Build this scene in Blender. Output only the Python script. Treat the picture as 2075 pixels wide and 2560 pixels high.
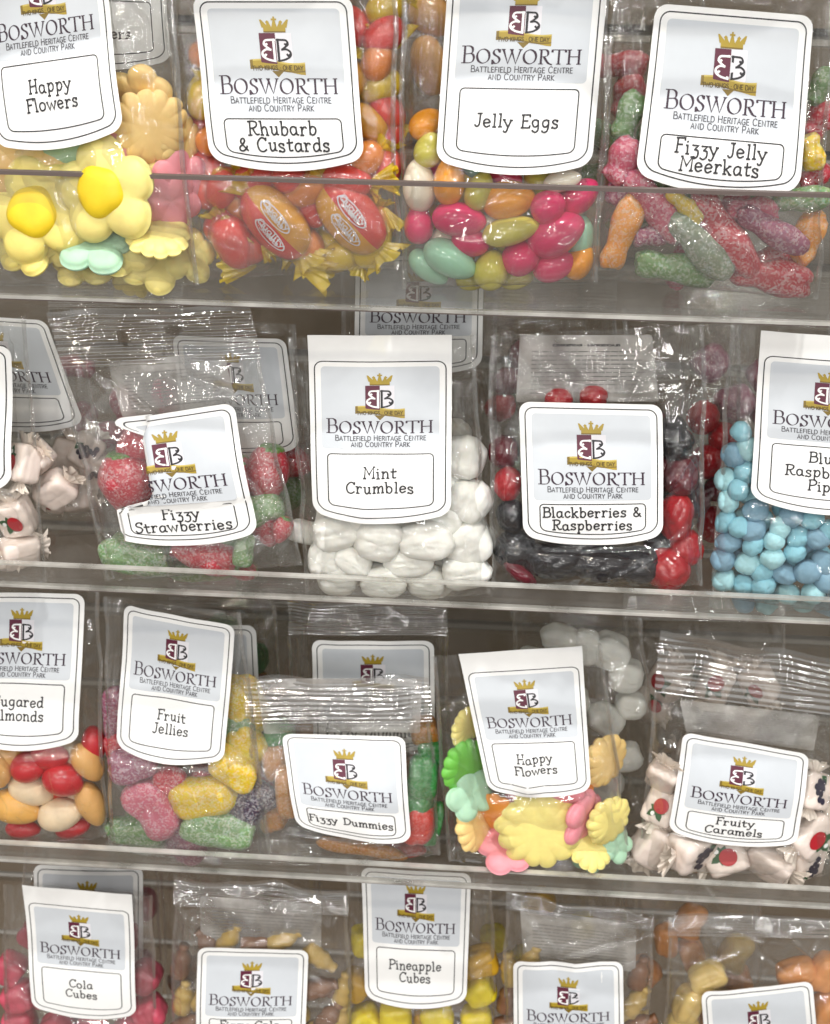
import bpy, math, random
import numpy as np
from mathutils import Vector, Matrix

# ------------------------------------------------------------------ scene, camera, lamps
S = bpy.context.scene
COL = S.collection
for o in list(bpy.data.objects):
    bpy.data.objects.remove(o)
FPX, CX, CY, D = 3200.0, 1037.5, 1280.0, 0.556
TH, PS, RO = math.radians(28.2), math.radians(-3.5), math.radians(0.75)
CAM = np.array([0.0, -D, 0.0])
_f = np.array([math.sin(PS) * math.cos(TH), math.cos(PS) * math.cos(TH), -math.sin(TH)])
_r = np.cross(_f, [0, 0, 1]); _r /= np.linalg.norm(_r)
_u = np.cross(_r, _f)
RV = _r * math.cos(RO) + _u * math.sin(RO)
UV = _u * math.cos(RO) - _r * math.sin(RO)
cd = bpy.data.cameras.new('camera')
cam = bpy.data.objects.new('camera', cd)
COL.objects.link(cam)
cd.sensor_fit = 'HORIZONTAL'
cd.sensor_width = 36.0
cd.lens = 36.0 * FPX / 2075.0
cd.dof.use_dof = True
cd.dof.focus_distance = 0.60
cd.dof.aperture_fstop = 22
cd.clip_start, cd.clip_end = 0.02, 50
m = Matrix(((RV[0], UV[0], -_f[0], CAM[0]), (RV[1], UV[1], -_f[1], CAM[1]), (RV[2], UV[2], -_f[2], CAM[2]), (0, 0, 0, 1)))
cam.matrix_world = m
S.camera = cam

W = bpy.data.worlds.new('World')
S.world = W
W.use_nodes = True
bg = W.node_tree.nodes['Background']
bg.inputs[1].default_value = 0.88
_n = W.node_tree.nodes.new; _l = W.node_tree.links.new
_tc = _n('ShaderNodeTexCoord')
_sp = _n('ShaderNodeSeparateXYZ'); _l(_tc.outputs['Generated'], _sp.inputs[0])
_mr = _n('ShaderNodeMapRange'); _mr.inputs[1].default_value = -1; _mr.inputs[2].default_value = 1
_l(_sp.outputs[2], _mr.inputs[0])
_rp = _n('ShaderNodeValToRGB')                       # shop surroundings: dim floor, walls, pale ceiling
_e = _rp.color_ramp.elements
_e[0].position = 0.0; _e[0].color = (0.20, 0.185, 0.17, 1)
_e[1].position = 1.0; _e[1].color = (1.10, 1.10, 1.08, 1)
_k = _rp.color_ramp.elements.new(0.45); _k.color = (0.29, 0.285, 0.275, 1)
_k = _rp.color_ramp.elements.new(0.60); _k.color = (0.78, 0.77, 0.75, 1)
_l(_mr.outputs[0], _rp.inputs[0])
_l(_rp.outputs[0], bg.inputs[0])


def area(name, loc, target, size, power, col):
    l = bpy.data.lights.new(name, 'AREA')
    l.shape = 'DISK'
    l.size = size
    l.energy = power
    l.color = col
    o = bpy.data.objects.new(name, l)
    COL.objects.link(o)
    o.location = loc
    o.rotation_euler = (Vector(target) - Vector(loc)).to_track_quat('-Z', 'Y').to_euler()
    return o


area('ceiling_lamp', (0.15, -0.40, 1.25), (0, 0, -0.25), 0.05, 14, (1, 0.985, 0.96))
area('ceiling_lamp', (-0.75, -1.15, 1.20), (-0.1, 0, -0.3), 0.08, 7.5, (1, 0.90, 0.76))
area('ceiling_lamp', (1.15, -0.9, 1.15), (0.1, 0, -0.45), 0.14, 4.5, (0.95, 0.98, 1))
area('ceiling_lamp', (-0.1, -2.0, 1.30), (0, 0, -0.45), 0.30, 6.5, (1, 0.985, 0.96))
for _x, _y, _p in ((-2.2, -3.2, 6), (-0.7, -4.2, 8), (0.9, -3.4, 7), (2.4, -4.4, 8), (0.2, -6.0, 12), (-1.6, -6.4, 11)):  # unseen far lamps, added for glints on the film creases
    area('ceiling_lamp', (_x, _y, 1.10), (0, 0, -0.3), 0.22, _p * 1.3, (1, 0.985, 0.96))
vs = S.view_settings
vs.view_transform = 'Standard'
vs.look = 'None'
vs.exposure = 0.10
vs.gamma = 1.0
vs.use_curve_mapping = False
cy = S.cycles
cy.use_denoising = True
cy.denoiser = 'OPENIMAGEDENOISE'
cy.transparent_max_bounces = 40
cy.max_bounces = 10
cy.diffuse_bounces = 3
cy.glossy_bounces = 4
cy.transmission_bounces = 6
cy.sample_clamp_indirect = 4.0
cy.caustics_reflective = False
cy.caustics_refractive = False
rng = np.random.RandomState(7)
random.seed(7)


# ------------------------------------------------------------------ maths helpers
def ray(px, py):
    d = _f + RV * (px - CX) / FPX - UV * (py - CY) / FPX
    return d


def proj(p):
    d = np.asarray(p) - CAM
    z = d @ _f
    return CX + FPX * (d @ RV) / z, CY - FPX * (d @ UV) / z, z


def hash2(ix, iy, seed):
    n = (ix.astype(np.int64) * 374761393 + iy.astype(np.int64) * 668265263 + seed * 974634777) & 0x7fffffff
    n = ((n ^ (n >> 13)) * 1274126177) & 0x7fffffff
    n = n ^ (n >> 16)
    return (n & 0xffff) / 65535.0


def noise2(x, y, seed=0):
    ix, iy = np.floor(x), np.floor(y)
    fx, fy = x - ix, y - iy
    fx = fx * fx * (3 - 2 * fx); fy = fy * fy * (3 - 2 * fy)
    a = hash2(ix, iy, seed); b = hash2(ix + 1, iy, seed)
    c = hash2(ix, iy + 1, seed); d = hash2(ix + 1, iy + 1, seed)
    return (a + (b - a) * fx) * (1 - fy) + (c + (d - c) * fx) * fy


def noise3(p, sc, seed=0):
    x, y, z = p[:, 0] * sc + 31.7, p[:, 1] * sc + 17.3, p[:, 2] * sc + 9.1
    return (noise2(x, y, seed) + noise2(y + 5, z, seed + 1) + noise2(z + 9, x, seed + 2)) / 3 * 2 - 1


def sstep(a, b, x):
    t = np.clip((x - a) / (b - a), 0, 1)
    return t * t * (3 - 2 * t)


def bil(q, s, t):                       # q: TL TR BR BL in 2-D; t runs downwards
    s = np.asarray(s)[..., None]; t = np.asarray(t)[..., None]
    q = np.asarray(q, float)
    return (q[0] * (1 - s) + q[1] * s) * (1 - t) + (q[3] * (1 - s) + q[2] * s) * t


def invbil(q, ab):
    q = np.asarray(q, float)
    ab = np.asarray(ab, float)
    s = np.full(ab.shape[:-1], 0.5); t = np.full(ab.shape[:-1], 0.5)
    for _ in range(8):
        r = bil(q, s, t) - ab
        ds = (q[1] - q[0]) * (1 - t)[..., None] + (q[2] - q[3]) * t[..., None]
        dt = (q[3] - q[0]) * (1 - s)[..., None] + (q[2] - q[1]) * s[..., None]
        det = ds[..., 0] * dt[..., 1] - ds[..., 1] * dt[..., 0]
        det = np.where(abs(det) < 1e-12, 1e-12, det)
        s = np.clip(s - (r[..., 0] * dt[..., 1] - r[..., 1] * dt[..., 0]) / det, -2, 3)
        t = np.clip(t - (ds[..., 0] * r[..., 1] - ds[..., 1] * r[..., 0]) / det, -2, 3)
    return s, t


# ------------------------------------------------------------------ materials
MATS = {}


def newmat(name):
    mt = bpy.data.materials.new(name)
    mt.use_nodes = True
    nt = mt.node_tree
    return mt, nt, nt.nodes['Principled BSDF'], nt.nodes['Material Output']


def lin(c):
    return tuple(((v / 255) / 12.92 if v <= 10 else (((v / 255) + 0.055) / 1.055) ** 2.4) for v in c)


def paper(name, rgb, rough=0.55, coat=0.0, grain=0.02):
    if name in MATS:
        return MATS[name]
    mt, nt, p, out = newmat(name)
    n = nt.nodes.new('ShaderNodeTexNoise'); n.inputs['Scale'].default_value = 160
    n.inputs['Detail'].default_value = 4
    g = nt.nodes.new('ShaderNodeNewGeometry')
    nt.links.new(g.outputs['Position'], n.inputs['Vector'])
    mx = nt.nodes.new('ShaderNodeMix'); mx.data_type = 'RGBA'; mx.blend_type = 'MIX'
    c = lin(rgb)
    mx.inputs[6].default_value = (*[v * (1 - grain * 2.5) for v in c], 1)
    mx.inputs[7].default_value = (*[min(1, v * (1 + grain)) for v in c], 1)
    nt.links.new(n.outputs[0], mx.inputs[0])
    nt.links.new(mx.outputs[2], p.inputs['Base Color'])
    p.inputs['Roughness'].default_value = rough
    p.inputs['Coat Weight'].default_value = coat
    p.inputs['Coat Roughness'].default_value = 0.2
    MATS[name] = mt
    return mt


def gloss(name, rgb, rough=0.3, sss=0.25, speck=0.0, coat=0.0, bump=0.15, bscale=300, rad=0.004):
    if name in MATS:
        return MATS[name]
    mt, nt, p, out = newmat(name)
    g = nt.nodes.new('ShaderNodeNewGeometry')
    n = nt.nodes.new('ShaderNodeTexNoise'); n.inputs['Scale'].default_value = 90; n.inputs['Detail'].default_value = 6
    nt.links.new(g.outputs['Position'], n.inputs['Vector'])
    c = lin(rgb)
    mx = nt.nodes.new('ShaderNodeMix'); mx.data_type = 'RGBA'
    mx.inputs[6].default_value = (*[v * 0.72 for v in c], 1)
    mx.inputs[7].default_value = (*[min(1, v * 1.2 + .004) for v in c], 1)
    nt.links.new(n.outputs[0], mx.inputs[0])
    nt.links.new(mx.outputs[2], p.inputs['Base Color'])
    b = nt.nodes.new('ShaderNodeTexNoise'); b.inputs['Scale'].default_value = bscale; b.inputs['Detail'].default_value = 3
    nt.links.new(g.outputs['Position'], b.inputs['Vector'])
    bp = nt.nodes.new('ShaderNodeBump'); bp.inputs['Strength'].default_value = bump; bp.inputs['Distance'].default_value = 0.0006
    nt.links.new(b.outputs[0], bp.inputs['Height'])
    nt.links.new(bp.outputs[0], p.inputs['Normal'])
    p.inputs['Roughness'].default_value = rough
    p.inputs['Subsurface Weight'].default_value = sss
    p.inputs['Subsurface Scale'].default_value = rad
    p.inputs['Subsurface Radius'].default_value = (1.0, 0.7, 0.5)
    p.inputs['Coat Weight'].default_value = coat
    MATS[name] = mt
    return mt


def sugar(name, rgb, amount=0.35, scale=900):
    if name in MATS:
        return MATS[name]
    mt, nt, p, out = newmat(name)
    g = nt.nodes.new('ShaderNodeNewGeometry')
    v = nt.nodes.new('ShaderNodeTexVoronoi'); v.inputs['Scale'].default_value = scale
    nt.links.new(g.outputs['Position'], v.inputs['Vector'])
    n = nt.nodes.new('ShaderNodeTexNoise'); n.inputs['Scale'].default_value = 140; n.inputs['Detail'].default_value = 5
    nt.links.new(g.outputs['Position'], n.inputs['Vector'])
    sp = nt.nodes.new('ShaderNodeSeparateColor')
    nt.links.new(v.outputs['Color'], sp.inputs[0])
    ad = nt.nodes.new('ShaderNodeMath'); ad.operation = 'MULTIPLY'
    nt.links.new(sp.outputs[0], ad.inputs[0]); nt.links.new(n.outputs[0], ad.inputs[1])
    rp = nt.nodes.new('ShaderNodeValToRGB')
    rp.color_ramp.elements[0].position = 0.20; rp.color_ramp.elements[1].position = 0.42
    nt.links.new(ad.outputs[0], rp.inputs[0])
    ml = nt.nodes.new('ShaderNodeMath'); ml.operation = 'MULTIPLY'; ml.inputs[1].default_value = amount
    nt.links.new(rp.outputs[0], ml.inputs[0])
    c = lin(rgb)
    mx = nt.nodes.new('ShaderNodeMix'); mx.data_type = 'RGBA'
    mx.inputs[6].default_value = (*c, 1)
    mx.inputs[7].default_value = (*[0.45 + 0.45 * x for x in c], 1)
    nt.links.new(ml.outputs[0], mx.inputs[0])
    nt.links.new(mx.outputs[2], p.inputs['Base Color'])
    bp = nt.nodes.new('ShaderNodeBump'); bp.inputs['Strength'].default_value = 0.8; bp.inputs['Distance'].default_value = 0.0007
    nt.links.new(sp.outputs[1], bp.inputs['Height'])
    nt.links.new(bp.outputs[0], p.inputs['Normal'])
    p.inputs['Roughness'].default_value = 0.3
    p.inputs['Subsurface Weight'].default_value = 0.55
    p.inputs['Subsurface Scale'].default_value = 0.005
    MATS[name] = mt
    return mt


def film(name, tint=(0.97, 0.97, 0.96), haze=0.025, base=0.055, rough=0.06, wr=0.35, wscale=70, gain=0.8):
    if name in MATS:
        return MATS[name]
    mt, nt, p, out = newmat(name)
    nt.nodes.remove(p)
    N = nt.nodes.new; L = nt.links.new
    g = N('ShaderNodeNewGeometry')
    n = N('ShaderNodeTexNoise'); n.inputs['Scale'].default_value = wscale; n.inputs['Detail'].default_value = 5
    n.inputs['Distortion'].default_value = 1.6
    L(g.outputs['Position'], n.inputs['Vector'])
    bp = N('ShaderNodeBump'); bp.inputs['Strength'].default_value = wr; bp.inputs['Distance'].default_value = 0.004
    sb = N('ShaderNodeMath'); sb.operation = 'SUBTRACT'; sb.inputs[1].default_value = 0.5
    ab_ = N('ShaderNodeMath'); ab_.operation = 'ABSOLUTE'
    L(n.outputs[0], sb.inputs[0]); L(sb.outputs[0], ab_.inputs[0])
    L(ab_.outputs[0], bp.inputs['Height'])
    nm_ = N('ShaderNodeTexNoise'); nm_.inputs['Scale'].default_value = wscale * .28; nm_.inputs['Detail'].default_value = 2
    L(g.outputs['Position'], nm_.inputs['Vector'])
    mr_ = N('ShaderNodeMapRange'); mr_.inputs[1].default_value = .46; mr_.inputs[2].default_value = .66
    mr_.inputs[3].default_value = wr * .10; mr_.inputs[4].default_value = wr
    L(nm_.outputs[0], mr_.inputs[0]); L(mr_.outputs[0], bp.inputs['Strength'])
    lw = N('ShaderNodeLayerWeight'); lw.inputs['Blend'].default_value = 0.5
    L(bp.outputs[0], lw.inputs['Normal'])
    pw = N('ShaderNodeMath'); pw.operation = 'POWER'; pw.inputs[1].default_value = 4.0
    L(lw.outputs['Facing'], pw.inputs[0])
    ma = N('ShaderNodeMath'); ma.operation = 'MULTIPLY_ADD'; ma.inputs[1].default_value = gain; ma.inputs[2].default_value = base
    ma.use_clamp = True
    L(pw.outputs[0], ma.inputs[0])
    tr = N('ShaderNodeBsdfTransparent'); tr.inputs[0].default_value = (*tint, 1)
    df = N('ShaderNodeBsdfDiffuse'); df.inputs[0].default_value = (0.8, 0.78, 0.75, 1)
    gl = N('ShaderNodeBsdfAnisotropic') if False else N('ShaderNodeBsdfGlossy')
    gl.inputs['Roughness'].default_value = rough
    L(bp.outputs[0], gl.inputs['Normal'])
    m1 = N('ShaderNodeMixShader'); m1.inputs[0].default_value = haze
    hn = N('ShaderNodeTexNoise'); hn.inputs['Scale'].default_value = 38; hn.inputs['Detail'].default_value = 6
    L(g.outputs['Position'], hn.inputs['Vector'])
    hr = N('ShaderNodeMapRange'); hr.inputs[1].default_value = .35; hr.inputs[2].default_value = .7
    hr.inputs[3].default_value = haze * .45; hr.inputs[4].default_value = haze * 1.7
    L(hn.outputs[0], hr.inputs[0]); L(hr.outputs[0], m1.inputs[0])
    L(tr.outputs[0], m1.inputs[1]); L(df.outputs[0], m1.inputs[2])
    m2 = N('ShaderNodeMixShader')
    L(ma.outputs[0], m2.inputs[0]); L(m1.outputs[0], m2.inputs[1]); L(gl.outputs[0], m2.inputs[2])
    L(m2.outputs[0], out.inputs[0])
    MATS[name] = mt
    return mt


FILM = film('clear_bag_film', haze=0.011, base=0.08, rough=0.035, wr=0.9, wscale=60, gain=0.9)
SEAL = film('ribbed_seal_film', tint=(0.95, 0.95, 0.94), haze=0.09, base=0.30, rough=0.05, wr=0.10, wscale=70)
FILMV = film('veiled_bag_film', haze=0.060, base=0.10, rough=0.04, wr=0.9, wscale=60, gain=0.9)
BACKF = film('bag_back_film', haze=0.012, base=0.07, rough=0.05, wr=0.9, wscale=60)
SEAM = film('bag_seam_film', tint=(0.94, 0.94, 0.93), haze=0.10, base=0.30, rough=0.06, wr=0.5, wscale=160)
ACR = film('clear_acrylic', tint=(0.97, 0.97, 0.965), haze=0.022, base=0.05, rough=0.05, wr=0.02, wscale=8, gain=0.7)
ACRF = film('clear_acrylic_floor', tint=(0.93, 0.93, 0.92), haze=0.03, base=0.05, rough=0.08, wr=0.03, wscale=8, gain=0.6)
TWIST = film('yellow_wrapper', tint=(0.98, 0.84, 0.04), haze=0.50, base=0.10, rough=0.12, wr=0.5, wscale=160)
TWIST.node_tree.nodes['Diffuse BSDF'].inputs[0].default_value = (1.0, 0.74, 0.004, 1)
WHITE = paper('label_paper', (246, 246, 245), 0.5, 0.22)
PANEL = paper('label_panel_print', (208, 213, 219), 0.5, 0.22)
BLACK = paper('black_print', (34, 32, 36), 0.5)
PLUM = paper('plum_print', (52, 30, 48), 0.5)
GREYP = paper('grey_print', (74, 72, 78), 0.5)
MAROON = paper('maroon_print', (92, 26, 52), 0.45)
SILVER = paper('silver_print', (228, 226, 232), 0.45)
GOLDL = paper('light_gold_print', (208, 186, 92), 0.4, grain=0.1)
GOLD = paper('gold_print', (176, 150, 44), 0.4, grain=0.12)
GOLDD = paper('dark_gold_print', (128, 104, 24), 0.4, grain=0.1)
INK = paper('brown_print', (92, 74, 20), 0.5)
BACKP = film('back_label_paper', tint=(0.9, 0.9, 0.9), haze=0.40, base=0.02, rough=0.3, wr=0.05)
FAINT = paper('faint_print', (128, 126, 126), 0.6)


# ------------------------------------------------------------------ mesh helpers
def mk(name, verts, faces, mats, idx=None, parent=None, smooth=True, origin=None, tagd=None):
    verts = np.asarray(verts, float)
    if origin is not None:
        verts = verts - np.asarray(origin)
    me = bpy.data.meshes.new(name)
    me.from_pydata(verts.tolist(), [], [list(map(int, f)) for f in faces])
    for mt in (mats if isinstance(mats, (list, tuple)) else [mats]):
        me.materials.append(mt)
    if idx is not None:
        me.polygons.foreach_set('material_index', np.asarray(idx, np.int32))
    if smooth:
        me.polygons.foreach_set('use_smooth', np.ones(len(me.polygons), bool))
    me.update()
    o = bpy.data.objects.new(name, me)
    COL.objects.link(o)
    if parent is not None:
        o.parent = parent
        if origin is None:
            o.matrix_parent_inverse = Matrix.Identity(4)
    elif origin is not None:
        o.location = origin
    return o


def tag(o, label=None, cat=None, group=None, kind=None):
    if label: o['label'] = label
    if cat: o['category'] = cat
    if group: o['group'] = group
    if kind: o['kind'] = kind
    return o


def empty(name, loc):
    o = bpy.data.objects.new(name, None)
    o.empty_display_size = 0.02
    COL.objects.link(o)
    o.location = loc
    return o


def gridfaces(nu, nv, off=0, flip=False):
    f = []
    for j in range(nv - 1):
        for i in range(nu - 1):
            a = off + j * nu + i
            q = (a, a + nu, a + nu + 1, a + 1)
            f.append(q[::-1] if flip else q)
    return f


def boxgeo(x0, x1, y0, y1, z0, z1):
    v = [(x, y, z) for z in (z0, z1) for y in (y0, y1) for x in (x0, x1)]
    f = [(0, 2, 3, 1), (4, 5, 7, 6), (0, 1, 5, 4), (2, 6, 7, 3), (0, 4, 6, 2), (1, 3, 7, 5)]
    return v, f


# ------------------------------------------------------------------ lettering
HAND = {
 'A': (7, "l.2,0 3.4,9 6.6,0;l1.3,3.2 5.5,3.2;l-.4,0 1,0;l5.8,0 7.3,0"),
 'B': (6.6, "l1,0 1,9;s0,9 3,9.1 5,8.2 4.8,5.6 1,4.9;s1,4.9 4.8,5 6.2,3 5,.4 0,0"),
 'C': (6.8, "s6,7.2 5,8.7 2.8,9 .6,6.5 .4,3.5 1.6,.6 4,-.1 6.2,1.2;l6,7.2 6.2,9"),
 'D': (7.2, "l1.2,0 1.2,9;s0,9 3.5,9 6.2,7 6.5,4 4.5,.6 0,0"),
 'E': (6.2, "l1,0 1,9;l0,9 5.4,9 5.5,7.6;l1,4.8 4.2,4.8;l0,0 5.5,0 5.8,1.5"),
 'F': (5.8, "l1,0 1,9;l0,9 5.4,9.1 5.6,7.6;l1,4.9 4.2,5;l0,0 2.2,0"),
 'H': (7.6, "l1,0 1.2,9;l6,0 5.8,9;l1.1,4.6 5.9,4.8;l0,0 2,0;l5,0 7,0;l.2,9 2.2,9;l4.8,9 6.8,9"),
 'J': (5, "l1.5,9 4.4,9;s3.3,9 3.3,4 3,1 1.5,-.1 .2,1.2"),
 'M': (9, "l1,0 1.2,9 4.3,3 7.4,9 7.6,0;l0,0 2,0;l6.6,0 8.6,0;l.2,9 1.4,9;l7.2,9 8.4,9"),
 'P': (6.2, "l1,0 1,9;s0,9 3,9.2 5.6,8 5.4,5.4 3,4.3 1,4.4;l0,0 2,0"),
 'R': (7.4, "l1.2,0 1.2,9;s-.2,9 3,9.2 5.6,8.2 5.4,5.8 3.4,4.6 1.2,4.6;s3,4.6 4.5,1.5 5.8,.2 7.4,.4;l0,0 2.4,0"),
 'S': (6.2, "s5.2,7.2 4.4,8.8 2.4,9 .8,7.4 1.6,5.6 4,4.6 5.4,2.6 4,.2 1.6,0 .4,1.6;l5.2,7 5.4,9"),
 'a': (6, "s4.5,4.6 3,5.6 1.2,4.8 .5,2.6 1.4,.3 3,.3 4.5,2;s4.5,5.4 4.5,2 4.7,.5 5.8,.2"),
 'b': (5.9, "l.2,9 1.1,9 1.1,0;s1.1,3.6 2.4,5.4 4.4,4.8 5,2.6 4,.3 2.2,-.1 1.1,1.4"),
 'c': (5, "s4.2,4.2 3,5.5 1.2,4.7 .5,2.6 1.4,.4 3,0 4.6,1.2"),
 'd': (6, "s4.5,4 3.2,5.5 1.2,4.8 .5,2.6 1.4,.2 3,.2 4.5,1.8;l3.4,9 4.5,9 4.5,.6 5.6,.1"),
 'e': (5.4, "s.7,2.7 4.5,3.4 3.8,5.1 2,5.5 .6,3.8 .7,1.4 2.2,0 4.6,1.2"),
 'g': (5.8, "s4.4,4.6 3,5.5 1.1,4.8 .6,2.8 1.6,.8 3.2,.8 4.4,2.2;s4.4,5.4 4.5,0 3.6,-2.6 1.8,-3.1 .4,-2"),
 'h': (6, "l.2,9 1.2,9 1.2,0;s1.2,3.4 2.8,5.4 4.4,4.8 4.7,2 4.7,0;l.3,0 2.1,0;l3.9,0 5.6,0"),
 'i': (3, "l.4,5.3 1.4,5.3 1.4,0;l.4,0 2.4,0;l1.2,7.3 1.6,8"),
 'k': (5.8, "l.2,9 1.2,9 1.2,0;l4.6,5.4 1.2,2.4;l2.2,3.2 4.8,0;l.2,0 2.2,0;l4,0 5.6,0;l3.8,5.4 5.4,5.4"),
 'l': (3, "l.3,9 1.4,9 1.4,0;l.4,0 2.5,0"),
 'm': (8.8, "l.2,5.4 1.2,5.4 1.2,0;s1.2,3.4 2.6,5.4 4,4.8 4.3,0;s4.3,3.4 5.8,5.4 7.2,4.8 7.5,0;l.3,0 2.1,0;l3.5,0 5.1,0;l6.7,0 8.4,0"),
 'n': (6, "l.2,5.4 1.2,5.4 1.2,0;s1.2,3.4 2.8,5.4 4.4,4.8 4.7,2 4.7,0;l.3,0 2.1,0;l3.9,0 5.6,0"),
 'o': (5.6, "s2.6,5.5 .8,4.6 .4,2.6 1.2,.4 2.8,0 4.4,1 4.9,3 4.2,4.9 2.6,5.5"),
 'p': (6, "l.2,5.4 1.2,5.4 1.2,-3.2;s1.2,3.6 2.8,5.5 4.4,4.8 5,2.7 4,.3 2.4,0 1.2,1.4;l.2,-3.2 2.2,-3.2"),
 'r': (4.9, "l.2,5.4 1.2,5.4 1.2,0;s1.2,3 2.4,5.2 3.8,5.4 4.4,4.6;l.2,0 2.4,0"),
 's': (4.9, "s3.8,4.2 3,5.5 1.4,5.4 .7,4.2 1.8,3 3.6,2.2 3.9,.7 2.4,-.1 .6,.7;l3.8,4.2 3.9,5.6;l.6,.7 .4,-.2"),
 't': (4.4, "s1.8,8 1.8,1.4 2.4,.1 4,.4;l.2,5.3 3.9,5.5 4,6"),
 'u': (6, "l.2,5.4 1.2,5.4 1.2,1.6;s1.2,1.6 2.2,.1 3.6,.6 4.5,2.2;l3.6,5.4 4.5,5.4 4.5,.5 5.6,.1"),
 'w': (8, "l.3,5.4 2.2,0 3.8,5 5.6,0 7.2,5.4;l-.2,5.4 1,5.4;l6.6,5.4 7.8,5.4"),
 'y': (6, "l.4,5.4 2.8,.6;s5.2,5.4 3.2,.6 2,-2.6 .8,-3.2 0,-2.4;l-.2,5.4 1.2,5.4;l4.4,5.4 6,5.4"),
 'z': (5, "l.5,5.3 4.2,5.3 2,2.6;s2,2.6 4.2,2 4.2,-1.4 2.2,-3 .2,-2"),
 '&': (7, "s6.2,0 3,3.6 1.4,6 2,8 3.4,8.2 4,6.6 2.4,4.2 .6,2.6 .8,.6 2.8,0 5,1.6 5.6,3.2"),
 ' ': (4.2, ""),
}
CAPS = {
 'A': (6.6, "l.2,0 3.2,10 6.2,0;l1.3,3.4 5.1,3.4"), 'B': (6.4, "l.8,0 .8,10;s.8,10 4.6,9.6 4.8,5.9 .8,5.3;s.8,5.3 5.6,4.8 5.8,.6 .8,0"),
 'C': (7, "s6.2,8.4 4,10 1.4,8.6 .5,5 1.4,1.4 4,0 6.3,1.5"), 'D': (7.2, "l.8,0 .8,10;s.8,10 4.6,9.6 6.5,6.8 6.5,3.2 4.6,.4 .8,0"),
 'E': (5.6, "l5,10 .8,10 .8,0 5.1,0;l.8,5.2 4.5,5.2"), 'F': (5.3, "l5,10 .8,10 .8,0;l.8,5.2 4.5,5.2"),
 'G': (7.4, "s6.4,8.6 4,10 1.4,8.6 .5,5 1.4,1.4 4,0 6.5,1.2;l6.5,1 6.5,4.6 4.4,4.6"), 'H': (7.2, "l.8,0 .8,10;l6.2,0 6.2,10;l.8,5.2 6.2,5.2"),
 'I': (2.2, "l1,0 1,10"), 'K': (6.4, "l.8,0 .8,10;l5.6,10 .9,5 6.1,0"), 'L': (5.2, "l.8,10 .8,0 5,0"),
 'N': (7.4, "l.8,0 .8,10 6.4,0 6.4,10"), 'O': (7.8, "s3.8,10 1.3,8.6 .5,5 1.3,1.4 3.8,0 6.3,1.4 7.1,5 6.3,8.6 3.8,10"),
 'P': (6, "l.8,0 .8,10;s.8,10 4.8,9.6 5.4,7 4.4,4.9 .8,4.6"), 'R': (6.4, "l.8,0 .8,10;s.8,10 4.8,9.6 5.2,7.2 4.2,5.2 .8,5;l3.2,5 6,0"),
 'S': (5.8, "s5,8.6 3.2,10 1.2,8.8 1.2,6.6 4.4,4.4 5,2 3.2,0 .6,1.4"), 'T': (6, "l0,10 6,10;l3,10 3,0"),
 'U': (7, "l.8,10 .8,3.4;s.8,3.4 1.8,.6 3.5,0 5.2,.6 6.1,3.4;l6.1,3.4 6.1,10"), 'W': (9.4, "l.2,10 2.5,0 4.6,9.4 6.8,0 9.1,10"),
 'Y': (6.4, "l.2,10 3.1,5 6.1,10;l3.1,5 3.1,0"), ' ': (3.6, ""), '.': (2.5, "l.9,4.4 1.3,5"),
}
SERIF = {
 'B': (7.4, "l1.6,0 1.6,10;l0,10 2,10;l0,0 2,0;s1.6,10 4.4,10 6,8.6 5.6,6 2,5.3;s2,5.3 5.8,5.4 7,3 5.6,.4 1.6,0"),
 'O': (10, "s4.8,10 1.7,8.4 .6,5 1.7,1.6 4.8,0 7.9,1.6 9,5 7.9,8.4 4.8,10"),
 'S': (6, "s5,8.4 3.6,10 1.6,9.4 .9,7.6 1.9,6 4.2,4.5 5.2,2.6 4.2,.4 2.2,0 .4,1.6;l5,10 5,7.8;l.4,2.4 .4,-.6"),
 'W': (13.2, "l.6,10 4,0 7,10;l6,10 9.4,0 12.4,10;l-.6,10 2,10;l5,10 7.4,10;l11.2,10 13.4,10"),
 'R': (8.4, "l1.6,0 1.6,10;l0,10 2,10;l0,0 3,0;s1.6,10 4.6,10 6.2,8.4 5.6,5.8 2,5;s3.6,5 5.4,2.2 7,.4 9.2,-.4"),
 'T': (9, "l4.4,0 4.4,10;l-.2,10 9,10;l-.2,10 -.2,8.4;l9,10 9,8.4;l3,0 5.8,0"),
 'H': (10.2, "l1.6,0 1.6,10;l8.4,0 8.4,10;l1.6,5.2 8.4,5.2;l.2,0 3,0;l7,0 9.8,0;l.2,10 3,10;l7,10 9.8,10"),
}


def parse(st):
    out = []
    for s in st.split(';'):
        if not s:
            continue
        pts = np.array([[float(v) for v in p.split(',')] for p in s[1:].split()])
        if s[0] == 's' and len(pts) > 2:
            closed = np.allclose(pts[0], pts[-1])
            P = np.vstack([pts[-2] if closed else 2 * pts[0] - pts[1], pts, pts[1] if closed else 2 * pts[-1] - pts[-2]])
            q = []
            for i in range(1, len(P) - 2):
                for k in range(5):
                    t = k / 5
                    q.append(.5 * (2 * P[i] + (P[i + 1] - P[i - 1]) * t + (2 * P[i - 1] - 5 * P[i] + 4 * P[i + 1] - P[i + 2]) * t * t
                                   + (3 * P[i] - P[i - 1] - 3 * P[i + 1] + P[i + 2]) * t ** 3))
            q.append(P[-2])
            pts = np.array(q)
        out.append(pts)
    return out


FONTS = {k: {c: (a, parse(s)) for c, (a, s) in f.items()} for k, f in (('hand', HAND), ('caps', CAPS), ('serif', SERIF))}


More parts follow.
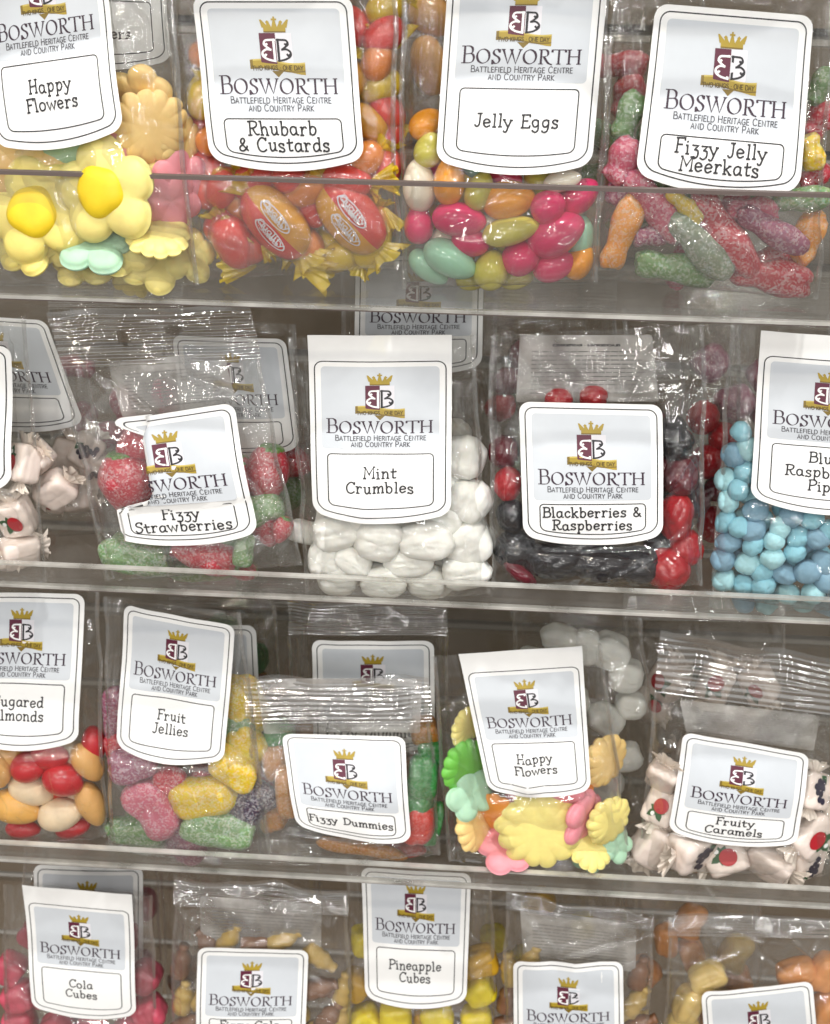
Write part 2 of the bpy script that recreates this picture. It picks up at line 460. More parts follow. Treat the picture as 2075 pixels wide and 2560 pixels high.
class Art:
    """2-D artwork in label units (100 = label width, y downwards) collected per sub-part."""
    def __init__(s):
        s.parts = {}

    def add(s, part, v, f, mat, layer):
        p = s.parts.setdefault(part, dict(v=[], f=[], m=[], l=[], mats=[], n=0))
        if mat not in p['mats']:
            p['mats'].append(mat)
        v = np.asarray(v, float)
        p['f'] += [[i + p['n'] for i in q] for q in f]
        p['m'] += [p['mats'].index(mat)] * len(f)
        p['v'].append(v); p['l'].append(np.full(len(v), layer, float)); p['n'] += len(v)

    def ribbon(s, part, pts, w, mat, layer, closed=False, nib=None):
        pts = np.asarray(pts, float)
        n = len(pts)
        d = np.zeros_like(pts)
        if closed:
            nx, pv = np.roll(pts, -1, 0), np.roll(pts, 1, 0)
        else:
            nx = np.vstack([pts[1:], 2 * pts[-1] - pts[-2]]); pv = np.vstack([2 * pts[0] - pts[1], pts[:-1]])
        a = pts - pv; b = nx - pts
        a /= np.maximum(np.linalg.norm(a, axis=1), 1e-9)[:, None]; b /= np.maximum(np.linalg.norm(b, axis=1), 1e-9)[:, None]
        d = a + b
        ln = np.maximum(np.linalg.norm(d, axis=1), 1e-6)
        d /= ln[:, None]
        nrm = np.stack([-d[:, 1], d[:, 0]], 1)
        miter = np.minimum(2 / np.maximum(ln, .9), 1.8)
        ww = np.full(n, w, float)
        if nib:
            ang = np.arctan2(-d[:, 1], d[:, 0])
            ww = nib[0] + (nib[1] - nib[0]) * np.sin(ang - math.radians(22)) ** 2
        off = nrm * (ww * .5 * miter)[:, None]
        if not closed:
            ext = w * .25
            pts = pts.copy(); pts[0] -= d[0] * ext; pts[-1] += d[-1] * ext
        v = np.vstack([pts + off, pts - off])
        m = n if closed else n - 1
        f = [(i, n + i, n + (i + 1) % n, (i + 1) % n) for i in range(m)]
        s.add(part, v, f, mat, layer)

    def fill(s, part, poly, mat, layer):
        s.add(part, poly, [list(range(len(poly)))], mat, layer)

    def column(s, part, xs, yt, yb, mat, layer, ny=14):
        t = np.linspace(0, 1, ny)
        v = np.stack([np.repeat(xs, ny), (yt[:, None] * (1 - t) + yb[:, None] * t).ravel()], 1)
        s.add(part, v, [tuple(reversed(q)) for q in gridfaces(ny, len(xs))], mat, layer)

    def width(s, txt, font, sz, sp):
        return sum((FONTS[font][c][0] + sp) * sz for c in txt)

    def text(s, part, txt, font, xc, y, sz, w, mat, layer, sp=0.0, nib=None, big=None, curve=0.0, flip=1, jit=0.0):
        G = FONTS[font]
        tot = 0
        for i, c in enumerate(txt):
            k = big if big and i in big.get('i', ()) else None
            tot += (G[c][0] + sp) * sz * (big['k'] if k else 1)
        x = xc - tot / 2
        n = 0
        for i, c in enumerate(txt):
            z = sz * (big['k'] if big and i in big['i'] else 1)
            jy, ja = (jit * math.sin(i * 2.7 + len(txt)), jit * .22 * math.sin(i * 4.1 + 1)) if jit else (0, 0)
            for st in G[c][1]:
                p = np.stack([x + st[:, 0] * z + ja * st[:, 1] * z, y + jy - st[:, 1] * z - ja * st[:, 0] * z], 1)
                p[:, 1] += curve * ((p[:, 0] - xc) / (tot / 2)) ** 2
                if flip < 0:
                    p[:, 0] = 2 * xc - p[:, 0]
                s.ribbon(part, p, w, mat, layer + (n % 5) * .12, nib=nib)
                n += 1
            x += (G[c][0] + sp) * z


def roundshape(hw, top, bot, bulge, r, rt=None):
    rt = r if rt is None else rt
    k = np.concatenate([[0, .05, .15, .3, .5, .75, 1]])
    e = -hw + r * k
    xs = np.concatenate([e, np.linspace(-hw + r, hw - r, 20)[1:-1], -e[::-1]])
    def cut(rr):
        q = np.clip(rr - (hw - abs(xs)), 0, rr)
        return rr - np.sqrt(np.maximum(rr * rr - q * q, 0))
    yt = top + (cut(rt) if rt > 0 else 0 * xs)
    yb = bot + bulge * (1 - (xs / hw) ** 2) - cut(r)
    return xs, yt, yb


def outline(xs, yt, yb):
    p = np.vstack([np.stack([xs, yt], 1), np.stack([xs, yb], 1)[::-1]])
    keep = [0]
    for i in range(1, len(p)):
        if np.linalg.norm(p[i] - p[keep[-1]]) > .25:
            keep.append(i)
    if np.linalg.norm(p[keep[-1]] - p[keep[0]]) < .25:
        keep.pop()
    # subdivide long sides
    q = []
    pk = p[keep]
    for i in range(len(pk)):
        a, b = pk[i], pk[(i + 1) % len(pk)]
        n = max(1, int(np.linalg.norm(b - a) / 6))
        for j in range(n):
            q.append(a + (b - a) * j / n)
    return np.array(q)


def make_art(layout, lines, strip, tsz=0.95, detail=True):
    A = Art()
    Hc = 101 if layout == 'A' else 126
    bx = (75.5, 96, 4.0) if layout == 'A' else (76.5, 118, 3.0)
    y0 = -17 if strip else 0
    A.column('paper', *roundshape(50, y0, Hc, 8, 8, 0.01 if strip else 8), WHITE, 0, 26)
    A.column('panel', *roundshape(41.5, 8, 72.5, 0, 3), PANEL, 1, 12)
    A.ribbon('border', outline(*roundshape(46, 4, Hc - 4.2, 7, 7, 6)), .82, BLACK, 1, True)
    A.ribbon('border', outline(*roundshape(37.5, bx[0], bx[1], bx[2], 4, 3)), .82, BLACK, 1, True)
    c = 'crest'
    # shield point below the banner, shield halves
    A.fill(c, [(-4, 46), (4, 46), (0, 50)], GOLDD, 1.2)
    ys = np.linspace(22.8, 44, 6)
    A.column(c, np.array([-10.2, -9.9, -5, 0]), np.full(4, 22.8), np.array([40.2, 40.8, 41.4, 41.8]), MAROON, 2.15, 5)
    A.column(c, np.array([0., 5, 9.9, 10.2]), np.full(4, 22.8), np.array([44.4, 43.6, 42, 40.]), SILVER, 1.6, 5)
    for sg, mt in ((-1, WHITE), (1, BLACK)):
        x = lambda v: sg * v
        A.ribbon(c, [(x(1.3), 26.6), (x(1.3), 39.6)], 1.5, mt, 2.5)
        for st in ("s.6,27 3.6,27 6.6,27.4 7.6,29.6 5.8,31.4 3.6,33", "s3.4,33 6.4,32.8 8.8,34.6 8.6,37 5.4,39 .8,40", "s7.4,29 6.4,30 5.6,29.4", "s8.8,35.6 7.4,36.8 6.6,35.8"):
            for p in parse(st):
                A.ribbon(c, np.stack([p[:, 0] * sg, p[:, 1]], 1), 1.25, mt, 2.6)
    # banner: a waved ribbon behind the maroon half and in front of the silver half
    xs = np.linspace(-17.4, 17.4, 24)
    yb_ = 42.4 + .045 * xs + .9 * np.sin(xs / 17.4 * 3.0)
    A.column(c, xs, yb_ - 2.3, yb_ + 3.3, GOLD, 1.75, 4)
    A.column(c, xs, yb_ - 2.5, yb_ - 1.5, GOLDL, 1.9, 2)
    A.column(c, xs, yb_ + 2.5, yb_ + 3.4, GOLDD, 1.9, 2)
    A.column(c, np.linspace(-17.4, -15.6, 3), yb_[:3] - 2.3, yb_[:3] + 3.3, GOLDD, 2.0, 3)
    A.column(c, np.linspace(6, 17.4, 5), np.full(5, 46.6), np.array([46.8, 47.2, 47.8, 48.4, 48.6]), GOLD, 1.5, 2)
    if detail:
        A.text(c, 'TWO KINGS . ONE DAY', 'caps', 0, 45.4, .27, .5, INK, 3.2, sp=.5, curve=.3)
    # crown
    A.column(c, np.linspace(-7, 7, 6), np.full(6, 19.4), np.full(6, 22.4), GOLD, 2.4, 2)
    A.column(c, np.linspace(-7, 7, 6), np.full(6, 21.6), np.full(6, 22.5), GOLDD, 2.7, 2)
    for bxx, tx, ty, wd in ((-5.6, -8.6, 14.6, 1.6), (-3.2, -4.2, 15.6, 1.2), (0, 0, 14.6, 1.3), (3.2, 4.2, 15.6, 1.2), (5.6, 8.6, 14.6, 1.6)):
        A.fill(c, [(bxx - wd * 1.4, 19.6), (tx - .55, ty), (tx + .55, ty), (bxx + wd * 1.4, 19.6)], GOLD, 2.5)
    for tx, ty in ((-4.2, 16.2), (4.2, 16.2)):
        A.fill(c, [(tx - 1.3, ty), (tx, ty - 1.2), (tx + 1.3, ty), (tx, ty + 1.2)], GOLD, 2.9)
    A.fill(c, [(-.55, 12.8), (.55, 12.8), (.55, 16.4), (-.55, 16.4)], GOLD, 3.0)
    A.fill(c, [(-1.7, 14), (1.7, 14), (1.7, 15.1), (-1.7, 15.1)], GOLD, 3.2)
    # words
    A.text('lettering', 'BOSWORTH', 'serif', 0, 60.0, .915, .6, PLUM, 2, sp=.9, nib=(.45, 1.5), big=dict(i=(0,), k=1.2))
    if detail:
        A.text('lettering', 'BATTLEFIELD HERITAGE CENTRE', 'caps', .5, 65.8, .335, .56, GREYP, 2, sp=1.25, big=dict(i=(0, 12, 21), k=1.22))
        A.text('lettering', 'AND COUNTRY PARK', 'caps', .5, 70.7, .335, .56, GREYP, 2, sp=1.25, big=dict(i=(4, 12), k=1.22))
    mid = (bx[0] + bx[1] + bx[2]) / 2
    n = len(lines)
    gap = 10.4 if layout == 'A' else 11.8
    for i, t in enumerate(lines):
        A.text('lettering', t, 'hand', 0, mid + (i - (n - 1) / 2) * gap + 3.1, tsz, 1.12, BLACK, 2, sp=.75, jit=.22)
    return A, y0, Hc


# ------------------------------------------------------------------ the rack
FLOOR = {0: -0.040, 1: -0.1905, 2: -0.348, 3: -0.541, 4: -0.745}  # topmost shelf is unseen, added to carry the shading bags
wall, wf = boxgeo(-2.5, 2.5, 0.36, 0.40, -1.6, 1.2)
wi = [1] * 6
zg = CAM[2] + ray(1590, 1572)[2] * (0.34 + D) / ray(1590, 1572)[1]
for k in range(-13, 18):                              # slatwall boards with dark grooves and a pale groove lining
    for y0, y1, z0, z1, mi in ((0.34, 0.36, 0.0, 0.066, 0), (0.345, 0.36, 0.0665, 0.0705, 2)):
        v, f = boxgeo(-2.5, 2.5, y0, y1 - .0005, zg - .005 - .066 + z0 + k * 0.078 - .006, zg - .005 - .066 + z1 + k * 0.078 - .006)
        wf = wf + [tuple(i + len(wall) for i in q) for q in f]
        wall = wall + v
        wi += [mi] * 6
w = mk('wall', wall, wf, [paper('wall_board', (132, 116, 98), 0.5), paper('groove_dark', (24, 22, 22), 0.7), paper('groove_lining', (206, 202, 198), 0.4)], wi, smooth=False)
tag(w, kind='structure')
fl, ff = boxgeo(-3, 3, -3.5, 0.34, -1.62, -1.6)
w = mk('floor', fl, ff, paper('shop_floor', (120, 104, 90), 0.6), smooth=False)
tag(w, kind='structure')
rack = empty('sweet_display_rack', (0, 0, -0.78))
tag(rack, 'clear acrylic tiered display rack with low front lips holding every sweet bag', 'display rack')
RO0 = (0, 0, -0.78)
EDGE_D = paper('acrylic_edge_dark', (100, 88, 84), 0.6, 0.0)
EDGE_L = film('acrylic_edge_light', tint=(0.82, 0.82, 0.79), haze=0.42, base=0.14, rough=0.12, wr=0.05, wscale=20)  # pale film paints bright highlight lines along the acrylic edges
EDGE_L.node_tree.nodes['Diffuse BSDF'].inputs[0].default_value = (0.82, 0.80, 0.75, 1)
XL, XR = -0.50, 0.42
for rw, z in FLOOR.items():
    v, f = boxgeo(XL, XR, 0.003, 0.30, z - 0.003, z)
    mk('shelf', v, f, ACRF, parent=rack, smooth=False, origin=RO0)
    h = 0.0525 if rw < 2 else 0.0085
    v, f = boxgeo(XL, XR, -0.0005, 0.002, z - 0.003, z + h)
    lip = mk('front_lip', v, f, ACR, parent=rack, smooth=False, origin=RO0)
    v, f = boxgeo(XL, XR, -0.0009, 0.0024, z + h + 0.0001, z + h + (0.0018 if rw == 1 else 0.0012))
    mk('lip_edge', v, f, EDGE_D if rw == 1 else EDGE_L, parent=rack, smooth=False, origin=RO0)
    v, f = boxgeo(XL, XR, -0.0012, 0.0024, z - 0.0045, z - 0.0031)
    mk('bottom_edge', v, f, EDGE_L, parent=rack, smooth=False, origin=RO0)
    v, f = boxgeo(XL, XR, -0.0008, 0.0024, z - 0.0052, z - 0.0046)
    mk('bottom_edge', v, f, EDGE_D, parent=rack, smooth=False, origin=RO0)
v, f = boxgeo(XL, XR, 0.3005, 0.304, -0.80, 0.25)
mk('back_panel', v, f, ACRF, parent=rack, smooth=False, origin=RO0)


# ------------------------------------------------------------------ bags
class Bag:
    def __init__(s, key, row, quad, label, lean=7, B=0.014, seal=0.0, yaw=0, y_at=None, creases=70, cat='sweet bag', hole=False,
                 fill=0.6, backlabel=None, res=1.0, ridge=True, side=None):
        s.key, s.row, s.B, s.seal, s.fillh = key, row, B, seal, fill
        s.sweets = []
        lean = math.radians(lean); yw = math.radians(yaw)
        s.R = np.array([math.cos(yw), math.sin(yw), 0])
        bk = np.array([-math.sin(yw), math.cos(yw), 0])
        s.U = bk * math.sin(lean) + np.array([0, 0, math.cos(lean)])
        s.n = np.cross(s.R, s.U)
        z = FLOOR[row] + 0.0012
        px, py = max((quad[2], quad[3]), key=lambda p: p[1])
        d = ray(px, py)
        O = CAM + d * (z - CAM[2]) / d[2]
        if y_at is not None or not 0.0165 < O[1] < 0.07:
            Y = y_at if y_at is not None else min(max(O[1], 0.0165), 0.07)
            O = CAM + d * (Y - CAM[1]) / d[1]
        s.O = O
        s.q = np.array([s.pl(*p) for p in quad])
        s.root = empty('sweet_bag', O)
        tag(s.root, label, cat, 'clear bags of sweets on the display rack')
        seed = abs(hash2(np.array([len(key) * 7 + sum(map(ord, key))]), np.array([row]), 5)[0]) * 1e4
        s.seed = int(seed)
        s.rs = np.random.RandomState(s.seed)
        s.labels = []
        s.mw = 0.0
        s.args = dict(creases=creases, hole=hole, res=res, ridge=ridge, backlabel=backlabel)

    def pl(s, px, py, d=0.0):
        r = ray(px, py)
        o = s.O + s.n * d
        t = ((o - CAM) @ s.n) / (r @ s.n)
        p = CAM + r * t - o
        return np.array([p @ s.R, p @ s.U])

    def P(s, ab, d):
        ab = np.asarray(ab); d = np.asarray(d)
        return s.O + ab[..., :1] * s.R + ab[..., 1:2] * s.U + d[..., None] * s.n

    def prof(s, sx, tv):
        b = 1 - np.clip(tv, 0, 1)                 # height fraction from the bottom
        side = np.sqrt(np.clip(1 - np.abs(2 * np.clip(sx, 0, 1) - 1) ** 3.2, 0, 1))
        low = np.sqrt(np.clip(1 - (1 - np.clip(b / .16, 0, 1)) ** 2, 0, 1))
        top = 1 - .9 * sstep(.35, 1 - s.seal * .9 + 0.02, b)
        return side * low * top

    def fd(s, ab):
        sx, tv = invbil(s.q, ab)
        return s.B * s.prof(sx, tv)

    def loc(s, px, py, off=0.0, frac=1.0):
        d = 0.0
        for _ in range(6):
            ab = s.pl(px, py, d)
            d = float(s.fd(ab[None])[0]) * frac + off
        return ab, d

    def crinkle(s, ab, amp=1.0):
        a, b = ab[..., 0], ab[..., 1]
        rs = np.random.RandomState(s.seed + 11)
        qmin, qmax = s.q.min(0), s.q.max(0)
        h = np.zeros_like(a)
        for k in range(s.args['creases']):
            c = qmin + rs.rand(2) * (qmax - qmin)
            th = rs.rand() * math.pi
            if rs.rand() < .35:
                th = math.pi / 2 + rs.randn() * .25
            L = .008 + .04 * rs.rand() ** 1.5
            wd = .0010 + .0032 * rs.rand()
            am = (.0005 + .0018 * rs.rand()) * (1 if rs.rand() < .6 else -1)
            dx, dy = a - c[0], b - c[1]
            u = dx * math.cos(th) + dy * math.sin(th)
            v = -dx * math.sin(th) + dy * math.cos(th) + .12 * rs.randn() * u * u / L
            h += am * np.clip(1 - np.abs(v) / wd, 0, 1) * np.clip(1 - (u / L) ** 2, 0, 1)
        n = noise2(a * 70, b * 55, s.seed % 91)
        h += (0.5 - abs(n - .5) * 2) * .0024 + (noise2(a * 30, b * 24, 3 + s.seed % 50) - .5) * .0065
        return h * amp

    def labelmask(s, ab, margin=.03):
        mk_ = np.zeros(ab.shape[:-1])
        for q in s.labels:
            u, v = invbil(q, ab)
            e = np.minimum(np.minimum(u, 1 - u), np.minimum(v, 1.08 - v))
            mk_ = np.maximum(mk_, sstep(-.05, margin, e))
        return mk_

    def build_film(s):
        r = s.args['res']
        nu, nv = int(110 * r), int(150 * r)
        ss = s.seal
        tv = np.linspace(ss, 1, nv); sx = np.linspace(0, 1, nu)
        SX, TV = np.meshgrid(sx, tv)
        wob = (noise2(TV * 7 + 3, SX * 0 + s.seed % 13, 4) - .5) * .0022 * np.sign(SX - .5) * abs(2 * SX - 1) ** 3
        ab = bil(s.q, SX, TV)
        ab[..., 0] += wob
        edge = np.clip(np.minimum(SX, 1 - SX) / .04, 0, 1) * np.clip((1 - TV) / .02, 0, 1)
        cr = s.crinkle(ab)
        mkk = s.labelmask(ab)
        d = s.B * s.prof(SX, TV) + cr * edge * (1 - mkk) - mkk * (.0008 + s.mw * 1.25 + abs(cr) * .2)
        if s.args['ridge']:
            for c0 in (.075, .925):
                x = (SX - c0 + .012 * (noise2(TV * 9, SX * 0, s.seed % 17) - .5)) / .02
                d += .0022 * np.clip(1 - abs(x), 0, 1) * (1 - mkk) * (.4 + .6 * noise2(TV * 14, SX * 0 + 2, s.seed % 31))
        v1 = s.P(ab, d).reshape(-1, 3)
        f1 = gridfaces(nu, nv)
        mk('film', v1, f1, FILMV if s.row == 4 or s.key in ('strawb', 'dummies', 'jellies') else FILM, parent=s.root, origin=s.O)
        n2u, n2v = int(60 * r), int(80 * r)
        tv = np.linspace(ss, 1, n2v); sx = np.linspace(0, 1, n2u)
        SX, TV = np.meshgrid(sx, tv)
        ab = bil(s.q, SX, TV)
        d = -s.B * .9 * s.prof(SX, TV) - .0003 + .8 * s.crinkle(ab + .3) * np.clip(np.minimum(SX, 1 - SX) / .04, 0, 1)
        mk('back_film', s.P(ab, d).reshape(-1, 3), gridfaces(n2u, n2v), BACKF, parent=s.root, origin=s.O)
        for sg in (0, 1):
            tv = np.linspace(ss, 1, 90)
            wob = (noise2(tv * 7 + 3, tv * 0 + s.seed % 13, 4) - .5) * .0022 * (2 * sg - 1)
            rows = []
            for k_, e_ in enumerate((-.0004, .0008, .0019)):
                ab = bil(s.q, np.full(90, float(sg)), tv)
                ab[:, 0] += wob - (2 * sg - 1) * e_
                rows.append(s.P(ab, np.full(90, .0006) + (.0007 if k_ == 1 else 0) + .0012 * (noise2(tv * 30, tv * 0 + k_, s.seed % 19) - .5)))
            v_ = np.stack(rows, 1).reshape(-1, 3)
            mk('side_seam', v_, gridfaces(3, 90), SEAM, parent=s.root, origin=s.O)
        if ss > 0:
            nr = 9
            nu, nv = 46, nr * 11
            SX, TV = np.meshgrid(np.linspace(-.006, 1.006, nu), np.linspace(0, ss, nv))
            ab = bil(s.q, SX, TV)
            ph = TV / ss * nr * 2 * math.pi
            wave = (noise2(SX * 5, TV * 9, s.seed % 77) - .5) * .009 + (noise2(SX * 9, TV * 12, s.seed % 71) - .5) * .0016
            ribs = .00042 * np.sin(ph) * np.clip((TV / ss - .08) * 12, 0, 1)
            v = s.P(ab, s.B * .1 * s.prof(SX, np.full_like(SX, ss)) + ribs + wave * np.clip((ss - TV) / (ss * .3), 0, 1)).reshape(-1, 3)
            f = gridfaces(nu, nv)
            if s.args['hole']:
                keep = []
                S1, T1 = SX.ravel(), TV.ravel() / ss
                for q in f:
                    x, y = np.mean(S1[list(q)]), np.mean(T1[list(q)])
                    a1 = ((x - .34) / .035) ** 2 + ((y - .52) / .13) ** 2
                    a2 = ((x - .60) / .045) ** 2 + ((y - .40) / .10) ** 2
                    if a1 > 1 and a2 > 1:
                        keep.append(q)
                f = keep
            mk('top_seal', v, f, SEAL, parent=s.root, origin=s.O)
        bl = s.args['backlabel']
        if bl:
            quad, head = bl
            q = np.array([s.pl(*p) for p in quad])
            A = Art()
            A.column('back_label', *roundshape(50, 0, 100, 0, 3), BACKP, 0, 16)
            rs = np.random.RandomState(s.seed + 3)
            if head:
                A.text('back_label', head, 'caps', 0, 16, .30, .7, GREYP, 1, sp=1.0, flip=-1)
            for k in range(11):
                x = -40
                while x < 38:
                    wd = 2 + 6 * rs.rand()
                    A.ribbon('back_label', [(x, 24 + k * 6.2), (x + wd, 24 + k * 6.2)], 1.5, FAINT, 1)
                    x += wd + 1.6
            p = A.parts['back_label']
            vv = np.vstack(p['v']); ll = np.concatenate(p['l'])
            ab = bil(q, (vv[:, 0] + 50) / 100, vv[:, 1] / 100)
            sx, tv = invbil(s.q, ab)
            d = -s.B * .9 * s.prof(sx, tv) + .0012 + ll * .00012
            mk('back_label', s.P(ab, d), p['f'], p['mats'], p['m'], parent=s.root, origin=s.O)

    def label(s, quad, layout, lines, strip=False, tsz=.95, tuck=False, wave=0.0, detail=True, lift=.0007, crease=None):
        wave = wave + .0007
        s.mw = max(s.mw, wave)
        A, y0, Hc = make_art(layout, lines, strip, tsz, detail)
        q = np.array([s.loc(*p)[0] for p in quad])
        s.labels.append(q)
        lab = None
        sd = s.seed % 23
        for part in ('paper', 'panel', 'border', 'crest', 'lettering'):
            p = A.parts[part]
            vv = np.vstack(p['v']); ll = np.concatenate(p['l'])
            u = (vv[:, 0] + 50) / 100
            t = (vv[:, 1] - y0) / (Hc - y0)
            extra = np.zeros_like(u)
            if tuck:
                k = sstep(0.02, .22, t)
                q_ = sstep(.63, .76, t)
                wdt = (.13 + .28 * k) * (1 - q_) + .04 * q_
                u1 = (.38 - .05 * k) * (1 - q_) + .06 * q_
                un = u.copy()
                m1 = (u < u1) & (u >= u1 - wdt / 2)
                un[m1] = (2 * u1 - u)[m1]
                m2 = (u < u1 - wdt / 2)
                un[m2] = (u + wdt)[m2]
                extra = np.where(m1, .0011, np.where(m2, .0003, .0022 + .0012 * np.exp(-(u - u1) ** 2 / .01))) * np.clip(wdt / .12, 0, 1)
                u = un
            ab = bil(q, u, t)
            d = s.fd(ab) + lift + ll * .00011 + extra
            cu, ct = (ab[:, 0] - q[:, 0].mean()), (ab[:, 1] - q[:, 1].mean())
            d = d + wave * ((noise2(u * 2.2 + sd, t * 2.6, sd) - .5) * 2 + .35 * (noise2(u * 5 + 3, t * 6, sd + 1) - .5)) + .0006 * (noise2(u * 4 + 3, t * 5, sd + 1) - .5)
            if crease:
                for (x0, y0c, x1, y1c, am, wd) in crease:
                    dx, dy = x1 - x0, y1c - y0c
                    L = math.hypot(dx, dy)
                    w_ = ((vv[:, 0] - x0) * dx + (vv[:, 1] - y0c) * dy) / L
                    v_ = ((vv[:, 0] - x0) * dy - (vv[:, 1] - y0c) * dx) / L
                    d = d + am * np.clip(1 - abs(v_) / wd, 0, 1) * sstep(-8, 6, w_) * (1 - sstep(L - 6, L + 8, w_))
            o = mk({'paper': 'label', 'panel': 'printed_panel', 'border': 'printed_border'}.get(part, part), s.P(ab, d), p['f'], p['mats'], p['m'],
                   parent=s.root if lab is None else lab, origin=s.O if lab is None else None)
            if lab is None:
                lab = o
            else:
                o.data.transform(Matrix.Translation(-Vector(s.O)))
        return lab


# ------------------------------------------------------------------ sweet shapes (unit size)
PROTO = {}


def sphere(nu=28, nv=18):
    v, f = [(0, 0, 1.0)], []
    for j in range(1, nv):
        t = math.pi * j / nv
        for i in range(nu):
            a = 2 * math.pi * i / nu
            v.append((math.sin(t) * math.cos(a), math.sin(t) * math.sin(a), math.cos(t)))
    v.append((0, 0, -1.0))
    for i in range(nu):
        f.append((0, 1 + i, 1 + (i + 1) % nu))
        e = len(v) - 1; b = 1 + (nv - 2) * nu
        f.append((e, b + (i + 1) % nu, b + i))
    for j in range(nv - 2):
        for i in range(nu):
            a = 1 + j * nu + i; b = 1 + j * nu + (i + 1) % nu
            f.append((a, a + nu, b + nu, b))
    return np.array(v), f


def superq(e, nu=32, nv=22):
    v, f = sphere(nu, nv)
    k = (np.abs(v) ** e).sum(1) ** (1 / e)
    return v / k[:, None], f


def revolve(xs, rs, nu=20):
    v, f = [], []
    for x, r in zip(xs, rs):
        for i in range(nu):
            a = 2 * math.pi * i / nu
            v.append((x, r * math.cos(a), r * math.sin(a)))
    n = len(xs)
    for j in range(n - 1):
        for i in range(nu):
            f.append((j * nu + i, j * nu + (i + 1) % nu, (j + 1) * nu + (i + 1) % nu, (j + 1) * nu + i))
    f.append(tuple(range(nu))[::-1]); f.append(tuple((n - 1) * nu + i for i in range(nu)))
    return np.array(v), f


def disc(R, th, nt=96, nr=9, power=5):
    v, f = [], []
    ts = np.linspace(0, 2 * math.pi, nt, endpoint=False)
    rr = R(ts)
    prof = np.linspace(0, 1, nr) ** .6
    for sg in (1, -1):
        for p in (prof if sg > 0 else prof[::-1]):
            z = sg * th * (max(0, 1 - p ** power)) ** .5
            for t, q in zip(ts, rr):
                v.append((p * q * math.cos(t), p * q * math.sin(t), z))
    n = 2 * nr
    for j in range(n - 1):
        for i in range(nt):
            f.append((j * nt + i, (j + 1) * nt + i, (j + 1) * nt + (i + 1) % nt, j * nt + (i + 1) % nt))
    return np.array(v), f


